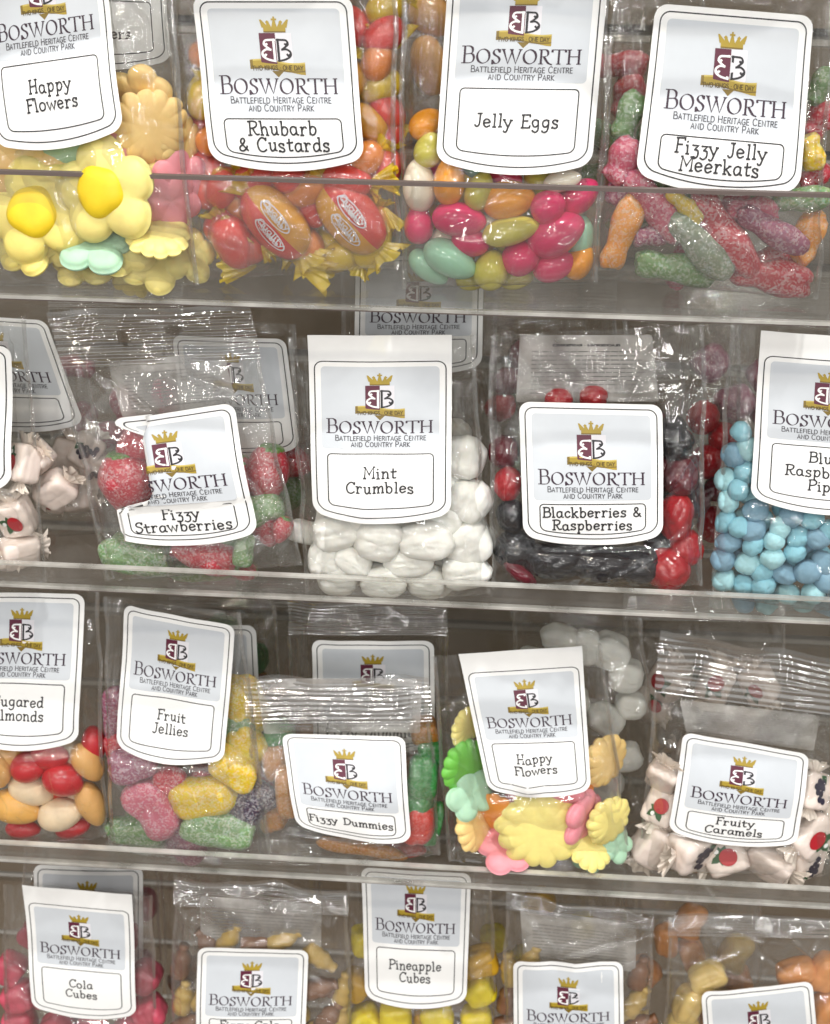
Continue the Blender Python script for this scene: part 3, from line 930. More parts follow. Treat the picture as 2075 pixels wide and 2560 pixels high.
def proto(kind, var=0):
    key = (kind, var)
    if key in PROTO:
        return PROTO[key]
    sd = var * 17 + sum(map(ord, kind))
    if kind == 'egg':
        v, f = sphere()
        v = v * np.stack([np.ones(len(v)), 1 - .13 * v[:, 0], 1 - .13 * v[:, 0]], 1)
        v *= (1 + .03 * noise3(v, 1.6, sd))[:, None]
    elif kind == 'pip':
        v, f = sphere(24, 16)
        v *= (1 + .16 * noise3(v, 1.8, sd) + .09 * noise3(v, 5, sd))[:, None]
    elif kind == 'mint':
        v, f = superq(3.0, 40, 28)
        v *= (1 + .24 * noise3(v, 1.4, sd) + .03 * noise3(v, 9, sd) + .07 * noise3(v * np.array([1, 4, 1]), 2.0, sd + 2))[:, None]
    elif kind == 'berry':
        v, f = sphere(48, 32)
        n = v / np.linalg.norm(v, axis=1)[:, None]
        k = np.arange(46) + .5
        ph = np.arccos(1 - 2 * k / 46); ga = math.pi * (1 + 5 ** .5) * k
        c = np.stack([np.cos(ga) * np.sin(ph), np.sin(ga) * np.sin(ph), np.cos(ph)], 1)
        dm = (n @ c.T).max(1)
        v = n * (0.93 + .9 * np.sqrt(np.clip(dm - .955, 0, 1) / .045) * .08)[:, None]
        v *= (1 + .16 * noise3(v, 1.4, sd))[:, None]
    elif kind == 'dome':
        v, f = superq(3.4, 44, 32)
        v *= (1 + .30 * noise3(v, 1.3, sd) + .06 * noise3(v, 5, sd))[:, None]
    elif kind == 'cube':
        v, f = superq(3.6, 40, 30)
        v *= (1 + .14 * noise3(v, 1.6, sd) + .05 * noise3(v, 5, sd))[:, None] * .86
    elif kind == 'peanut':
        t = np.linspace(0, math.pi, 30)
        x = -np.cos(t)
        prof = np.interp(x, [-1, -.75, -.35, 0, .4, .8, 1], [.75, .95, .72, .85, 1.0, .95, .8])
        v, f = revolve(x, np.sin(t) ** .55 * prof + 1e-4, 26)
        v *= np.array([1, 1, 1]) * (1 + .22 * noise3(v, 2.0, sd) + .07 * noise3(v, 6, sd))[:, None]
    elif kind == 'bottle':
        x = np.array([-1, -.98, -.9, -.4, -.1, .15, .45, .75, .8, .98, 1.0])
        r = np.array([.02, .7, .95, 1, .86, .98, .7, .42, .5, .5, .02])
        v, f = revolve(x, r, 22)
        v *= (1 + .06 * noise3(v, 2, sd))[:, None]
    elif kind == 'strawberry':
        t = np.linspace(0, math.pi, 24)
        x = -np.cos(t)
        v, f = revolve(x, np.sin(t) ** .75 * np.interp(x, [-1, -.5, .2, .8, 1], [.55, .75, 1, 1, .9]) + 1e-4, 28)
        v *= (1 + .07 * noise3(v, 2, sd) + .03 * noise3(v, 7, sd))[:, None]
    elif kind == 'pill':
        v, f = superq(2.3, 30, 22)
    elif kind == 'twist':
        xs = np.linspace(0, 1, 14); nu = 72
        v, f = [], []
        for x in xs:
            r = .16 + .84 * x ** .8
            for i in range(nu):
                a = 2 * math.pi * i / nu
                rr = r * (1 + (.10 + .25 * x) * math.sin(9 * a + 2.0 * x) * math.sin(3.0 * a + sd) ** 1)
                v.append((x * 1.0 + .12 * x * math.sin(5 * a + sd), rr * math.cos(a), .45 * rr * math.sin(a)))
        for j in range(13):
            for i in range(nu):
                f.append((j * nu + i, j * nu + (i + 1) % nu, (j + 1) * nu + (i + 1) % nu, (j + 1) * nu + i))
        v = np.array(v)
    elif kind == 'gear':
        v, f = disc(lambda t: .88 + .12 * np.abs(np.cos(t * 6.5)) ** .7 + .03 * np.sin(3 * t + sd) + .02 * np.sin(7 * t), .26, 130, 12, 4)
        v *= (1 + .06 * noise3(v, 2, sd) + .02 * noise3(v, 6, sd))[:, None]
    elif kind == 'flower':
        def RF(t):
            best = np.full_like(t, .3)
            for k in range(5):
                a = k * 2 * math.pi / 5 + .12 * math.sin(k * 3 + sd)
                c_, r_ = .56 + .03 * math.sin(k * 5 + sd), .43 + .02 * math.cos(k * 7 + sd)
                dl = np.arctan2(np.sin(t - a), np.cos(t - a))
                q = r_ ** 2 - (c_ * np.sin(dl)) ** 2
                best = np.maximum(best, np.where((q > 0) & (abs(dl) < 1.2), c_ * np.cos(dl) + np.sqrt(np.maximum(q, 0)), 0))
            return best
        v, f = disc(RF, .23, 120, 14, 5.5)
        th_ = np.arctan2(v[:, 1], v[:, 0]); ra = np.hypot(v[:, 0], v[:, 1])
        v[:, 2] *= 1 + .10 * np.cos(5 * th_) * np.clip(ra * 1.4, 0, 1) - .25 * np.exp(-(ra / .25) ** 2)
        v *= (1 + .05 * noise3(v, 2.2, sd) + .015 * noise3(v, 7, sd))[:, None]
    elif kind == 'flowercentre':
        v, f = disc(lambda t: .46 + .02 * np.sin(3 * t) + .012 * np.sin(5 * t), .19, 60, 10, 3)
        v = v + np.array([0, 0, .17])
    elif kind == 'block':
        v, f = superq(7, 40, 30)
        v *= (1 + .11 * noise3(v, 2.0, sd) + .05 * noise3(v, 6, sd))[:, None] * .9
    elif kind == 'print':
        A = Art()
        n = 18
        cir = lambda cx, cy, r, k=n, ex=1: [(cx + r * math.cos(2 * math.pi * i / k), cy + ex * r * math.sin(2 * math.pi * i / k)) for i in range(k)]
        if var % 2 == 0:
            for ang, L in ((.5, .62), (1.4, .5), (-1.0, .66), (-2.0, .5)):
                cs, sn = math.cos(ang), math.sin(ang)
                A.fill('x', [(.12 + L * x * cs - y * sn * L, -.05 + L * x * sn + y * cs * L) for x, y in ((0, 0), (.3, .28), (.65, .26), (1, 0), (.65, -.26), (.3, -.28))], PG, 1)
            A.fill('x', cir(-.12, .1, .40, n, 1.1), PR, 2)
            A.fill('x', cir(.34, -.28, .12, 8), WHITE, 3)
        else:
            for (x, y) in ((-.5, .1), (-.3, .25), (-.1, .05), (.1, .2), (.25, -.05), (.05, -.2), (.4, .15), (.3, -.35), (.5, -.15)):
                A.fill('x', cir(x, y, .17, 12), PD, 1 + .1 * x)
            A.fill('x', [(.1, -.5), (.5, -.7), (.7, -.4), (.4, -.3)], PG, .8)
        p = A.parts['x']
        vv = np.vstack(p['v']); ll = np.concatenate(p['l'])
        PROTO[key] = (np.column_stack([vv[:, 0], vv[:, 1], .925 + ll * .01 + 0 * vv[:, 0]]), p['f'], p['mats'], p['m'])
        return PROTO[key]
    PROTO[key] = (v, f)
    return PROTO[key]


PG = paper('leaf_green_print', (38, 84, 44), .5)
PR = paper('strawberry_red_print', (176, 28, 40), .45)
PD = paper('blackcurrant_print', (38, 32, 52), .5)
MESH = {}
SWEETS = []
MAT_OF = {
 # adjective : (rgb, style)
}


def getmesh(kind, var, mat):
    k = (kind, var, mat.name)
    if k not in MESH:
        p = proto(kind, var)
        me = bpy.data.meshes.new(kind)
        me.from_pydata(p[0].tolist(), [], [list(q) for q in p[1]])
        if len(p) > 2:
            for mm in p[2]:
                me.materials.append(mm)
            me.polygons.foreach_set('material_index', np.asarray(p[3], np.int32))
        else:
            me.materials.append(mat)
        me.polygons.foreach_set('use_smooth', np.full(len(me.polygons), kind != 'print'))
        me.update()
        MESH[k] = me
    return MESH[k]


KINDNAME = {'egg': ('jelly_egg', 'jelly egg'), 'pip': ('sugared_pip', 'sugar-dusted pip'), 'mint': ('mint_crumble', 'chalky mint pillow'),
            'berry': ('berry_jelly', 'berry jelly'), 'dome': ('fruit_jelly', 'sugared fruit jelly'), 'cube': ('boiled_cube', 'boiled sugar cube'),
            'peanut': ('fizzy_jelly', 'sugar-coated jelly figure'), 'bottle': ('cola_bottle', 'jelly cola bottle'), 'strawberry': ('fizzy_strawberry', 'sugared strawberry jelly'),
            'almond': ('sugared_almond', 'sugared almond'), 'gear': ('flower_sweet', 'scalloped flower sweet'), 'flower': ('flower_sweet', 'five-petal flower sweet'),
            'caramel': ('wrapped_caramel', 'paper-wrapped caramel'), 'wrapped': ('wrapped_sweet', 'wrapped boiled sweet'), 'twist': ('wrapper_twist', 'twisted sweet wrapper'),
            'dummy': ('fizzy_dummy', 'sugared dummy jelly')}


def sweet(bag, px, py, a, b, ang, adj, mat, kind, depth=0.0, tilt=(0, 0), c=None, back=False, var=None, extra=None):
    """one sweet inside a bag: px,py photo position, a,b half sizes (photo px), ang degrees in the bag plane"""
    ab, d0 = bag.loc(px, py, 0)
    z = proj(bag.P(ab, np.array(d0)))[2]
    A, Bz = a * z / FPX, b * z / FPX
    Cz = min(A, Bz) * (1.0 if c is None else c)
    if kind in ('gear', 'flower'):
        Cz = A
    dep = min(Bz, Cz) if kind not in ('gear', 'flower') else A * .35
    ab, d = bag.loc(px, py, -dep - .0012 - depth)
    if d < -bag.B * .8:
        ab, d = bag.loc(px, py, -bag.B * .8 if True else 0, frac=0.0)
    pos = bag.P(ab, np.array(d))
    basis = np.stack([bag.R, bag.U, bag.n], 1)
    M = Matrix(basis.tolist()).to_4x4()
    if kind == 'caramel':
        kk = len(SWEETS)
        tilt = (34 * math.sin(kk * 2.3), 38 * math.sin(kk * 1.7 + 1))
        A, Bz, Cz = A * 1.18, Bz * 1.18, Cz * 1.18
    M = Matrix.Translation(Vector(pos)) @ M @ Matrix.Rotation(math.radians(tilt[0]), 4, 'X') @ Matrix.Rotation(math.radians(tilt[1]), 4, 'Y') @ Matrix.Rotation(math.radians(ang), 4, 'Z')
    pk = {'almond': 'egg', 'dummy': 'dome', 'caramel': 'block', 'wrapped': 'pill'}.get(kind, kind)
    var = (len(SWEETS) % 4) if var is None else var
    if kind in ('flower', 'gear', 'egg', 'wrapped'):
        gk = {'flower': 1.28, 'gear': 1.08, 'egg': 1.08, 'wrapped': 1.1}[kind]
        A, Bz, Cz = A * gk, Bz * gk, Cz * gk
    nm = KINDNAME[kind][0]
    o = bpy.data.objects.new(nm, getmesh(pk, var, mat))
    COL.objects.link(o)
    sc = Matrix.Diagonal((A, Bz, Cz, 1))
    o.matrix_world = M @ sc

    def child(cn, ck, cv, cm, L):
        ch = bpy.data.objects.new(cn, getmesh(ck, cv, cm))
        COL.objects.link(ch)
        ch.parent = o
        ch.matrix_local = L
        return ch
    if kind == 'flower' and extra is not None:
        child('flower_centre', 'flowercentre', 0, extra, Matrix.Identity(4))
    if kind == 'caramel':
        if len(SWEETS) % 3 != 1:
            child('fruit_print', 'print', extra or 0, WHITE, Matrix.Rotation(len(SWEETS) * 1.3, 4, 'Z') @ Matrix.Diagonal((.98, .98, 1, 1)))
        for sg in (1, -1):
            child('wrapper_twist', 'twist', sg + 1, CARW, Matrix.Translation((.78 * sg, 0, 0)) @ Matrix.Rotation(0 if sg > 0 else math.pi, 4, 'Z') @ Matrix.Diagonal((.62, .8, .8, 1)))
    if kind == 'wrapped':
        if var != 0 or not (extra and len(extra) == 2):
            child('clear_wrapper', 'pill', 1, WRAP, Matrix.Diagonal((1.1, 1.09, 1.08, 1)))
        for sg in extra or ():
            child('wrapper_twist', 'twist', sg + 1, TWIST, Matrix.Translation((.85 * sg, 0, 0)) @ Matrix.Rotation(0 if sg > 0 else math.pi, 4, 'Z') @ Matrix.Diagonal((.5, .8, 1, 1)))
    if kind == 'strawberry':
        child('leaf', 'gear', 1, LEAF, Matrix.Translation((.88, 0, 0)) @ Matrix.Rotation(math.pi / 2, 4, 'Y') @ Matrix.Diagonal((.55, .55, .4, 1)))
    SWEETS.append((bag, o, adj, kind, px, py, back))
    return o


WRAP = film('sweet_wrapper_film', tint=(.97, .96, .95), haze=.035, base=.06, rough=.05, wr=.8, wscale=150)
CARW = paper('caramel_wrapper_paper', (226, 214, 202), .35, .3)
LEAF = sugar('green_sugared_leaf', (96, 138, 60), .35)


def filler(bag, n, choices, kind, a, b, tmin=.45, tmax=.93, smin=.12, smax=.88, depth=.008, c=None):
    rs = np.random.RandomState(bag.seed + 77)
    pts = []
    tries = 0
    while len(pts) < n and tries < 400:
        tries += 1
        s_, t_ = smin + (smax - smin) * rs.rand(), tmin + (tmax - tmin) * rs.rand()
        ab = bil(bag.q, np.array(s_), np.array(t_))
        x, y, z = proj(bag.P(ab, np.array(0.0)))
        if not (-40 < x < 2115 and -40 < y < 2600):
            continue
        if all((x - p[0]) ** 2 + (y - p[1]) ** 2 > (1.15 * b) ** 2 * 2 for p in pts):
            pts.append((x, y))
    for x, y in pts:
        adj, mat = choices[rs.randint(len(choices))]
        sweet(bag, x, y, a * (.85 + .3 * rs.rand()), b * (.85 + .3 * rs.rand()), rs.rand() * 180, adj, mat, kind, depth=depth, back=True,
              tilt=(rs.randn() * 25, rs.randn() * 25) if kind in ('gear', 'flower') else (0, 0), c=c)


# ---------------------------------------------------------------- bag list (label corners as seen: TL TR BR BL)
B = {}


def bag(key, *a, **k):
    B[key] = Bag(key, *a, **k)
    return B[key]


A1 = bag('happy', 1, [(-80, -330), (395, -330), (494, 712), (-60, 716)], 'bag of pastel flower sweets labelled Happy Flowers on the top shelf', lean=6, B=.016, yaw=-6)
A1.label([(-66, -125), (251, -172), (312, 318), (-5, 362)], 'B', ['Happy', 'Flowers'], wave=.0008)
B1 = bag('rhubarb', 1, [(395, -200), (985, -200), (998, 672), (476, 702)], 'bag of red and yellow wrapped sweets labelled Rhubarb & Custards', lean=6)
B1.label([(480, -12), (880, -12), (912, 395), (527, 395)], 'A', ['Rhubarb', '& Custards'], wave=.0008)
C1 = bag('jelly', 1, [(1000, -220), (1535, -220), (1492, 705), (1008, 722)], 'bag of shiny coloured eggs labelled Jelly Eggs', lean=6, B=.016)
C1.label([(1122, -75), (1523, -75), (1480, 408), (1090, 400)], 'B', ['Jelly Eggs'], wave=.0004)
D1 = bag('meerkat', 1, [(1545, -120), (2090, -60), (2045, 748), (1478, 697)], 'bag of sugar-coated jelly figures labelled Fizzy Jelly Meerkats', lean=6, B=.016)
D1.label([(1640, 8), (2034, 40), (1998, 470), (1588, 432)], 'A', ['Fizzy Jelly', 'Meerkats'], wave=.0005)
E2 = bag('caramelleft', 2, [(-300, 790), (62, 800), (118, 1455), (-300, 1455)], 'bag of wrapped caramels cut by the photo edge beside the strawberries bag', lean=5)
E2.label([(-330, 862), (30, 862), (32, 1208), (-330, 1200)], 'A', [], wave=.0004)
F2 = bag('strawb', 2, [(125, 778), (622, 762), (752, 1412), (268, 1452)], 'slanting bag of red jellies with pleated label reading Fizzy Strawberries', lean=9, seal=.20, hole=True, creases=60,
         backlabel=([(270, 905), (560, 880), (590, 1020), (300, 1050)], None))
F2.label([(235, 1052), (588, 1003), (648, 1325), (293, 1345)], 'A', ['Fizzy', 'Strawberries'], tuck=True, wave=.0006)
G2 = bag('mint', 2, [(722, 842), (1185, 838), (1222, 1482), (768, 1482)], 'bag of white mint pillows labelled Mint Crumbles', lean=7, B=.017)
G2.label([(768, 838), (1130, 835), (1128, 1280), (783, 1275)], 'B', ['Mint', 'Crumbles'], strip=True, wave=.0004, crease=[(-14, 134, -6, 92, .0013, 14)])
H2 = bag('berries', 2, [(1225, 838), (1762, 814), (1752, 1462), (1232, 1470)], 'bag of black and red jellies labelled Blackberries & Raspberries', lean=9, creases=80,
         backlabel=([(1300, 838), (1630, 838), (1650, 1010), (1290, 1010)], 'BLACKBERRIES & RASPBERRIES'.replace('&', '.')))
H2.label([(1297, 1003), (1655, 1010), (1657, 1335), (1308, 1335)], 'A', ['Blackberries &', 'Raspberries'], tsz=.86, wave=.0004)
I2 = bag('pips', 2, [(1830, 802), (2300, 815), (2290, 1540), (1775, 1492)], 'bag of pale blue balls labelled Blue Raspberry Pips', lean=7, B=.016, creases=55)
I2.label([(1902, 825), (2262, 850), (2230, 1275), (1875, 1240)], 'B', ['Blue', 'Raspberry', 'Pips'], strip=True, wave=.0004)
J3 = bag('almond', 3, [(-180, 1470), (245, 1476), (268, 2092), (-180, 2092)], 'bag of red and cream almonds labelled Sugared Almonds', lean=8)
J3.label([(-100, 1480), (213, 1483), (197, 1850), (-100, 1845)], 'B', ['Sugared', 'Almonds'], wave=.0006)
K3 = bag('jellies', 3, [(262, 1490), (600, 1530), (682, 2140), (270, 2122)], 'leaning bag of sugared wedges labelled Fruit Jellies', lean=9, B=.016, creases=60)
K3.label([(312, 1508), (588, 1562), (560, 1900), (292, 1860)], 'B', ['Fruit', 'Jellies'], wave=.0022)
L3 = bag('dummies', 3, [(610, 1692), (1070, 1690), (1100, 2135), (650, 2140)], 'short bag with ribbed top seal labelled Fizzy Dummies', lean=9, seal=.25, B=.017, creases=40,
         backlabel=([(640, 1697), (1055, 1696), (1050, 1835), (660, 1838)], None))
L3.label([(704, 1833), (1013, 1838), (1028, 2098), (742, 2058)], 'A', ['Fizzy Dummies'], tsz=.88, wave=.0004)
M3 = bag('happylow', 3, [(1085, 1640), (1500, 1608), (1575, 2140), (1120, 2150)], 'bag of flower sweets labelled Happy Flowers on the third shelf', lean=8, B=.017, creases=50)
M3.label([(1146, 1636), (1455, 1613), (1477, 1968), (1220, 1972)], 'B', ['Happy', 'Flowers'], strip=True, wave=.0009, crease=[(-12, 130, -8, 88, .0028, 16)])
N3 = bag('caramel', 3, [(1655, 1578), (2160, 1660), (2140, 2185), (1592, 2160)], 'bag of paper-wrapped blocks labelled Fruity Caramels', lean=9, seal=.25, creases=50,
         backlabel=([(1700, 1750), (2050, 1790), (2040, 1890), (1720, 1850)], None))
N3.label([(1708, 1830), (2022, 1882), (1992, 2108), (1670, 2072)], 'A', ['Fruity', 'Caramels'], tsz=.88, wave=.0004)
O4 = bag('cola', 4, [(10, 2208), (380, 2236), (400, 2700), (10, 2700)], 'bag of dark pink cubes labelled Cola Cubes', lean=6)
O4.label([(55, 2212), (330, 2235), (342, 2532), (82, 2512)], 'B', ['Cola', 'Cubes'], strip=True, wave=.0005)
P4 = bag('fizzycola', 4, [(440, 2190), (865, 2222), (885, 2720), (425, 2720)], 'bag of brown and yellow bottles labelled Fizzy Cola', lean=7, seal=.13, B=.016,
         backlabel=([(500, 2240), (805, 2262), (800, 2400), (500, 2390)], None))
P4.label([(495, 2366), (772, 2372), (764, 2594), (492, 2589)], 'A', ['Fizzy Cola', ''], wave=.0004)
Q4 = bag('pineapple', 4, [(868, 2150), (1228, 2170), (1240, 2700), (860, 2700)], 'bag of yellow cubes labelled Pineapple Cubes', lean=6, B=.016)
Q4.label([(903, 2165), (1178, 2180), (1166, 2498), (913, 2488)], 'B', ['Pineapple', 'Cubes'], wave=.0004)
R4 = bag('olive', 4, [(1268, 2230), (1632, 2290), (1620, 2740), (1250, 2740)], 'bag with half-seen label between the pineapple bag and an orange bag', lean=7, seal=.08, creases=50,
         backlabel=([(1300, 2270), (1590, 2310), (1590, 2440), (1310, 2420)], None))
R4.label([(1283, 2396), (1557, 2404), (1560, 2634), (1285, 2630)], 'A', [], wave=.0008, crease=[(6, -8, 10, 30, .003, 22)])
S4 = bag('orange', 4, [(1675, 2282), (2150, 2290), (2160, 2740), (1660, 2740)], 'bag of orange and yellow sweets at the bottom shelf end', lean=7, seal=.12, creases=70)
S4.label([(1752, 2476), (2030, 2450), (2048, 2684), (1768, 2706)], 'A', [], wave=.0006)
# bags standing behind the front row
bk = dict(creases=24, res=.7)
A1b = bag('behindhappy', 1, [(60, -330), (440, -330), (455, 560), (80, 560)], 'bag half hidden between the Happy Flowers and Rhubarb bags', y_at=.085, **bk)
A1b.label([(100, -250), (400, -220), (430, 150), (130, 150)], 'B', ['', 'Flowers'], detail=False)
C1b = bag('behindjelly', 1, [(960, -200), (1330, -200), (1310, 590), (990, 590)], 'back bag of orange sweets between the Rhubarb and Jelly Eggs bags', y_at=.085, **bk)
D1b = bag('behindmeerkat', 1, [(1480, -150), (1760, -150), (1760, 580), (1460, 580)], 'back bag of green jellies behind the Jelly Meerkats bag', y_at=.09, **bk)
E2b = bag('behindcaramel', 2, [(-150, 740), (180, 770), (300, 1330), (20, 1340)], 'tilted bag standing between the caramels and Fizzy Strawberries bags', y_at=.07, **bk)
E2b.label([(-170, 780), (115, 800), (212, 1055), (-80, 1040)], 'A', [])
F2b = bag('behindstrawb', 2, [(400, 800), (735, 810), (800, 1330), (430, 1330)], 'bag with half-hidden label behind the Fizzy Strawberries bag', y_at=.065, **bk)
F2b.label([(430, 838), (714, 846), (750, 1115), (462, 1120)], 'A', [])
G2b = bag('behindmint', 2, [(850, 560), (1245, 560), (1240, 1290), (860, 1290)], 'back bag whose label shows above the Mint Crumbles bag', y_at=.10, **bk)
G2b.label([(890, 640), (1210, 640), (1205, 912), (885, 912)], 'A', ['Mint', ''])
H2b = bag('behindberries', 2, [(1560, 770), (1850, 770), (1850, 1370), (1560, 1370)], 'back bag of dark berries beside the pips bag', y_at=.06, **bk)
K3b = bag('behindjellies', 3, [(330, 1500), (690, 1510), (720, 2010), (350, 2010)], 'back bag of green and amber jellies behind the Fruit Jellies bag', y_at=.07, **bk)
K3b.label([(350, 1555), (640, 1562), (655, 1845), (360, 1845)], 'A', [], detail=False)
L3b = bag('behinddummies', 3, [(720, 1500), (1115, 1500), (1130, 2020), (730, 2020)], 'back bag whose crest shows above the Fizzy Dummies seal', y_at=.068, seal=.16, **bk)
L3b.label([(780, 1597), (1085, 1600), (1088, 1860), (785, 1860)], 'A', ['Fizzy Dummies'], wave=.0015)
M3b = bag('behindhappylow', 3, [(1280, 1520), (1600, 1540), (1660, 2050), (1300, 2050)], 'back bag of white mints behind the lower Happy Flowers bag', y_at=.07, B=.016, **bk)
O4b = bag('behindcola', 4, [(60, 2060), (390, 2070), (410, 2560), (60, 2560)], 'back bag whose crest shows above the Cola Cubes bag', y_at=.06, **bk)
O4b.label([(85, 2158), (358, 2163), (360, 2420), (88, 2420)], 'A', [])
P4b = bag('behindfizzycola', 4, [(400, 2080), (800, 2090), (800, 2560), (420, 2560)], 'back bag of brown jellies behind the Fizzy Cola bag', y_at=.075, seal=.15, **bk)
S4b = bag('behindorange', 4, [(1560, 2150), (1900, 2160), (1900, 2600), (1560, 2600)], 'back bag of amber jellies behind the orange sweets bag', y_at=.075, **bk)
for i_, (x0, x1, yb) in enumerate(((-160, 330, -165), (420, 900, -190), (1010, 1440, -150), (1560, 2080, -185))):  # unseen bags, added so their labels cast shade on the top row
    t_ = bag('above' + 'abcd'[i_], 0, [(x0, -850), (x1, -850), (x1 + 20, yb), (x0 - 20, yb - 12)], 'clear bag standing above the picture on the uppermost shelf, ' + ('at one end', 'above Rhubarb & Custards', 'above Jelly Eggs', 'above Jelly Meerkats')[i_], y_at=.02, creases=20, res=.4)
    t_.label([(x0 + 60, -760), (x1 - 60, -740), (x1 - 50, yb - 70 - 40 * (i_ % 2)), (x0 + 50, yb - 110 + 40 * (i_ % 2))], 'A', [], detail=False)
E2c = bag('backa', 2, [(120, 690), (460, 690), (460, 1250), (130, 1250)], 'unlabelled bag of pink jellies at the back behind the ribbed hanging seal', y_at=.13, seal=.14, **bk)
H2c = bag('backb', 2, [(1180, 690), (1540, 690), (1530, 1250), (1190, 1250)], 'unlabelled back bag with ribbed top behind the Blackberries bag', y_at=.13, seal=.14, **bk)
I2c = bag('backc', 2, [(1700, 690), (2075, 700), (2070, 1270), (1710, 1270)], 'unlabelled back bag with ribbed top behind the blue pips', y_at=.13, seal=.14, **bk)
K3c = bag('backd', 3, [(420, 1440), (760, 1440), (750, 1960), (430, 1960)], 'unlabelled back bag of amber jellies between Fruit Jellies and Fizzy Dummies', y_at=.12, seal=.14, **bk)
N3c = bag('backe', 3, [(1560, 1470), (1960, 1480), (1950, 2000), (1570, 2000)], 'unlabelled back bag of caramels behind the Fruity Caramels seal', y_at=.11, seal=.14, **bk)
R4c = bag('backf', 4, [(1150, 2100), (1560, 2110), (1550, 2600), (1160, 2600)], 'unlabelled back bag of yellow cubes beside the half-seen label', y_at=.10, seal=.14, **bk)
for b_ in B.values():
    b_.build_film()

# ---------------------------------------------------------------- sweets
G = gloss
YEL = G('lemon_foam', (244, 222, 136), .5, .35, bump=.2); CREAM = G('cream_foam', (246, 220, 124), .5, .35, bump=.2)
CENT = G('bright_yellow_foam', (250, 208, 34), .5, .25); PEACH = G('peach_foam', (248, 204, 134), .5, .35); MINTF = G('mint_foam', (176, 214, 184), .5, .35)
PINKF = G('pink_foam', (240, 150, 160), .5, .35); ORF = G('orange_foam', (240, 150, 50), .45, .3); GRF = G('green_foam', (112, 190, 74), .45, .3)
y_, p_, m_, k_, o_ = ('pale yellow', YEL), ('peach', PEACH), ('mint green', MINTF), ('pink', PINKF), ('orange', ORF)
sweet(A1, 91, 531, 112, 112, 40, 'deep-yellow-centred', CREAM, 'flower', extra=CENT, tilt=(-12, 6), depth=-.002)
sweet(A1, 264, 478, 112, 112, 100, 'bright-yellow-centred', YEL, 'flower', extra=CENT, tilt=(-6, -6), depth=-.003)
sweet(A1, 174, 358, 82, 82, 10, *m_, 'gear', depth=.003, tilt=(35, 0))
sweet(A1, 375, 315, 92, 92, 10, *p_, 'gear', depth=.004, tilt=(10, 25))
sweet(A1, 237, 612, 80, 80, 18, *m_, 'flower', depth=.002, tilt=(-50, 5))
sweet(A1, 395, 590, 78, 78, 15, *y_, 'gear', depth=.002, tilt=(-62, 8))
sweet(A1, 425, 500, 66, 66, 55, *k_, 'flower', depth=.008, tilt=(10, 30))
sweet(A1, 75, 620, 70, 70, 5, 'custard yellow', CREAM, 'flower', depth=.003, tilt=(-40, -10))
sweet(A1, 215, 655, 72, 72, 30, *y_, 'flower', depth=.009, tilt=(-55, 0))
sweet(A1, 385, 655, 72, 72, 75, *y_, 'flower', depth=.007, tilt=(-35, 10))
sweet(A1, 15, 580, 60, 60, 5, *y_, 'flower', depth=.007, tilt=(-30, -30))
sweet(A1, 60, 392, 70, 70, 5, *p_, 'gear', depth=.010, tilt=(20, 0))
sweet(A1, 350, 235, 70, 70, 5, *p_, 'flower', depth=.010, tilt=(30, 0))
for x, y, a, an, cc, kd, tl in ((150, 585, 74, 10, y_, 'flower', (-30, 0)), (315, 610, 74, 40, y_, 'flower', (-40, 10)), (340, 420, 70, 0, k_, 'gear', (10, 30)), (470, 640, 60, 20, y_, 'flower', (-30, 40)), (180, 450, 80, 0, y_, 'flower', (0, 0)),
                                (455, 440, 60, 30, k_, 'flower', (0, 40)), (110, 430, 76, 30, p_, 'gear', (20, 0)), (445, 350, 60, 0, p_, 'gear', (0, 50))):
    sweet(A1, x, y, a, a, an, *cc, kd, depth=.009, tilt=tl)
filler(A1, 9, [y_, y_, p_, k_], 'gear', 78, 78, .60, .95, depth=.009)

JP, JO, JW, JY, JM = [(n, G('jelly_' + n.replace(' ', '_'), c, .16, .3, bump=.06, coat=.35)) for n, c in
                      (('pink', (222, 36, 104)), ('orange', (252, 158, 4)), ('white', (240, 226, 206)), ('olive yellow', (206, 196, 84)), ('mint', (166, 216, 186)))]
for x, y, a, b_, an, cc, dp in ((1048, 464, 62, 39, 95, JW, 0), (1123, 452, 58, 37, 88, JO, 0), (1198, 478, 48, 33, 70, JY, .002), (1271, 500, 64, 46, 10, JO, .001),
                                (1370, 517, 43, 39, 30, JP, 0), (1446, 492, 56, 38, 40, JP, .005), (1406, 452, 46, 25, 15, JW, .003), (1047, 563, 45, 35, 92, JP, .001),
                                (1148, 548, 65, 40, -5, JP, 0), (1176, 604, 47, 37, -15, JP, .004), (1277, 577, 69, 34, 15, JY, 0), (1390, 585, 72, 50, 28, JP, 0),
                                (1125, 648, 68, 41, -28, JM, 0), (1072, 668, 56, 32, -38, JM, .004), (1227, 675, 49, 41, 80, JY, 0), (1303, 644, 48, 42, 30, JP, .002),
                                (1384, 664, 52, 37, 20, JP, .003), (1448, 655, 45, 33, 60, JO, .004), (1178, 700, 38, 25, 0, JY, .006), (1452, 590, 48, 32, 85, JM, .008),
                                (1072, 375, 42, 34, 70, JY, .002), (1065, 310, 44, 34, 40, JO, .006), (1290, 692, 45, 30, 10, JY, .008), (1108, 598, 40, 30, 40, JW, .009), (1222, 560, 40, 30, 40, JW, .009)):
    sweet(C1, x, y, a, b_, an, *cc, 'egg', depth=dp)
filler(C1, 12, [JP, JO, JY, JM], 'egg', 55, 38, .6, .94, depth=.014)

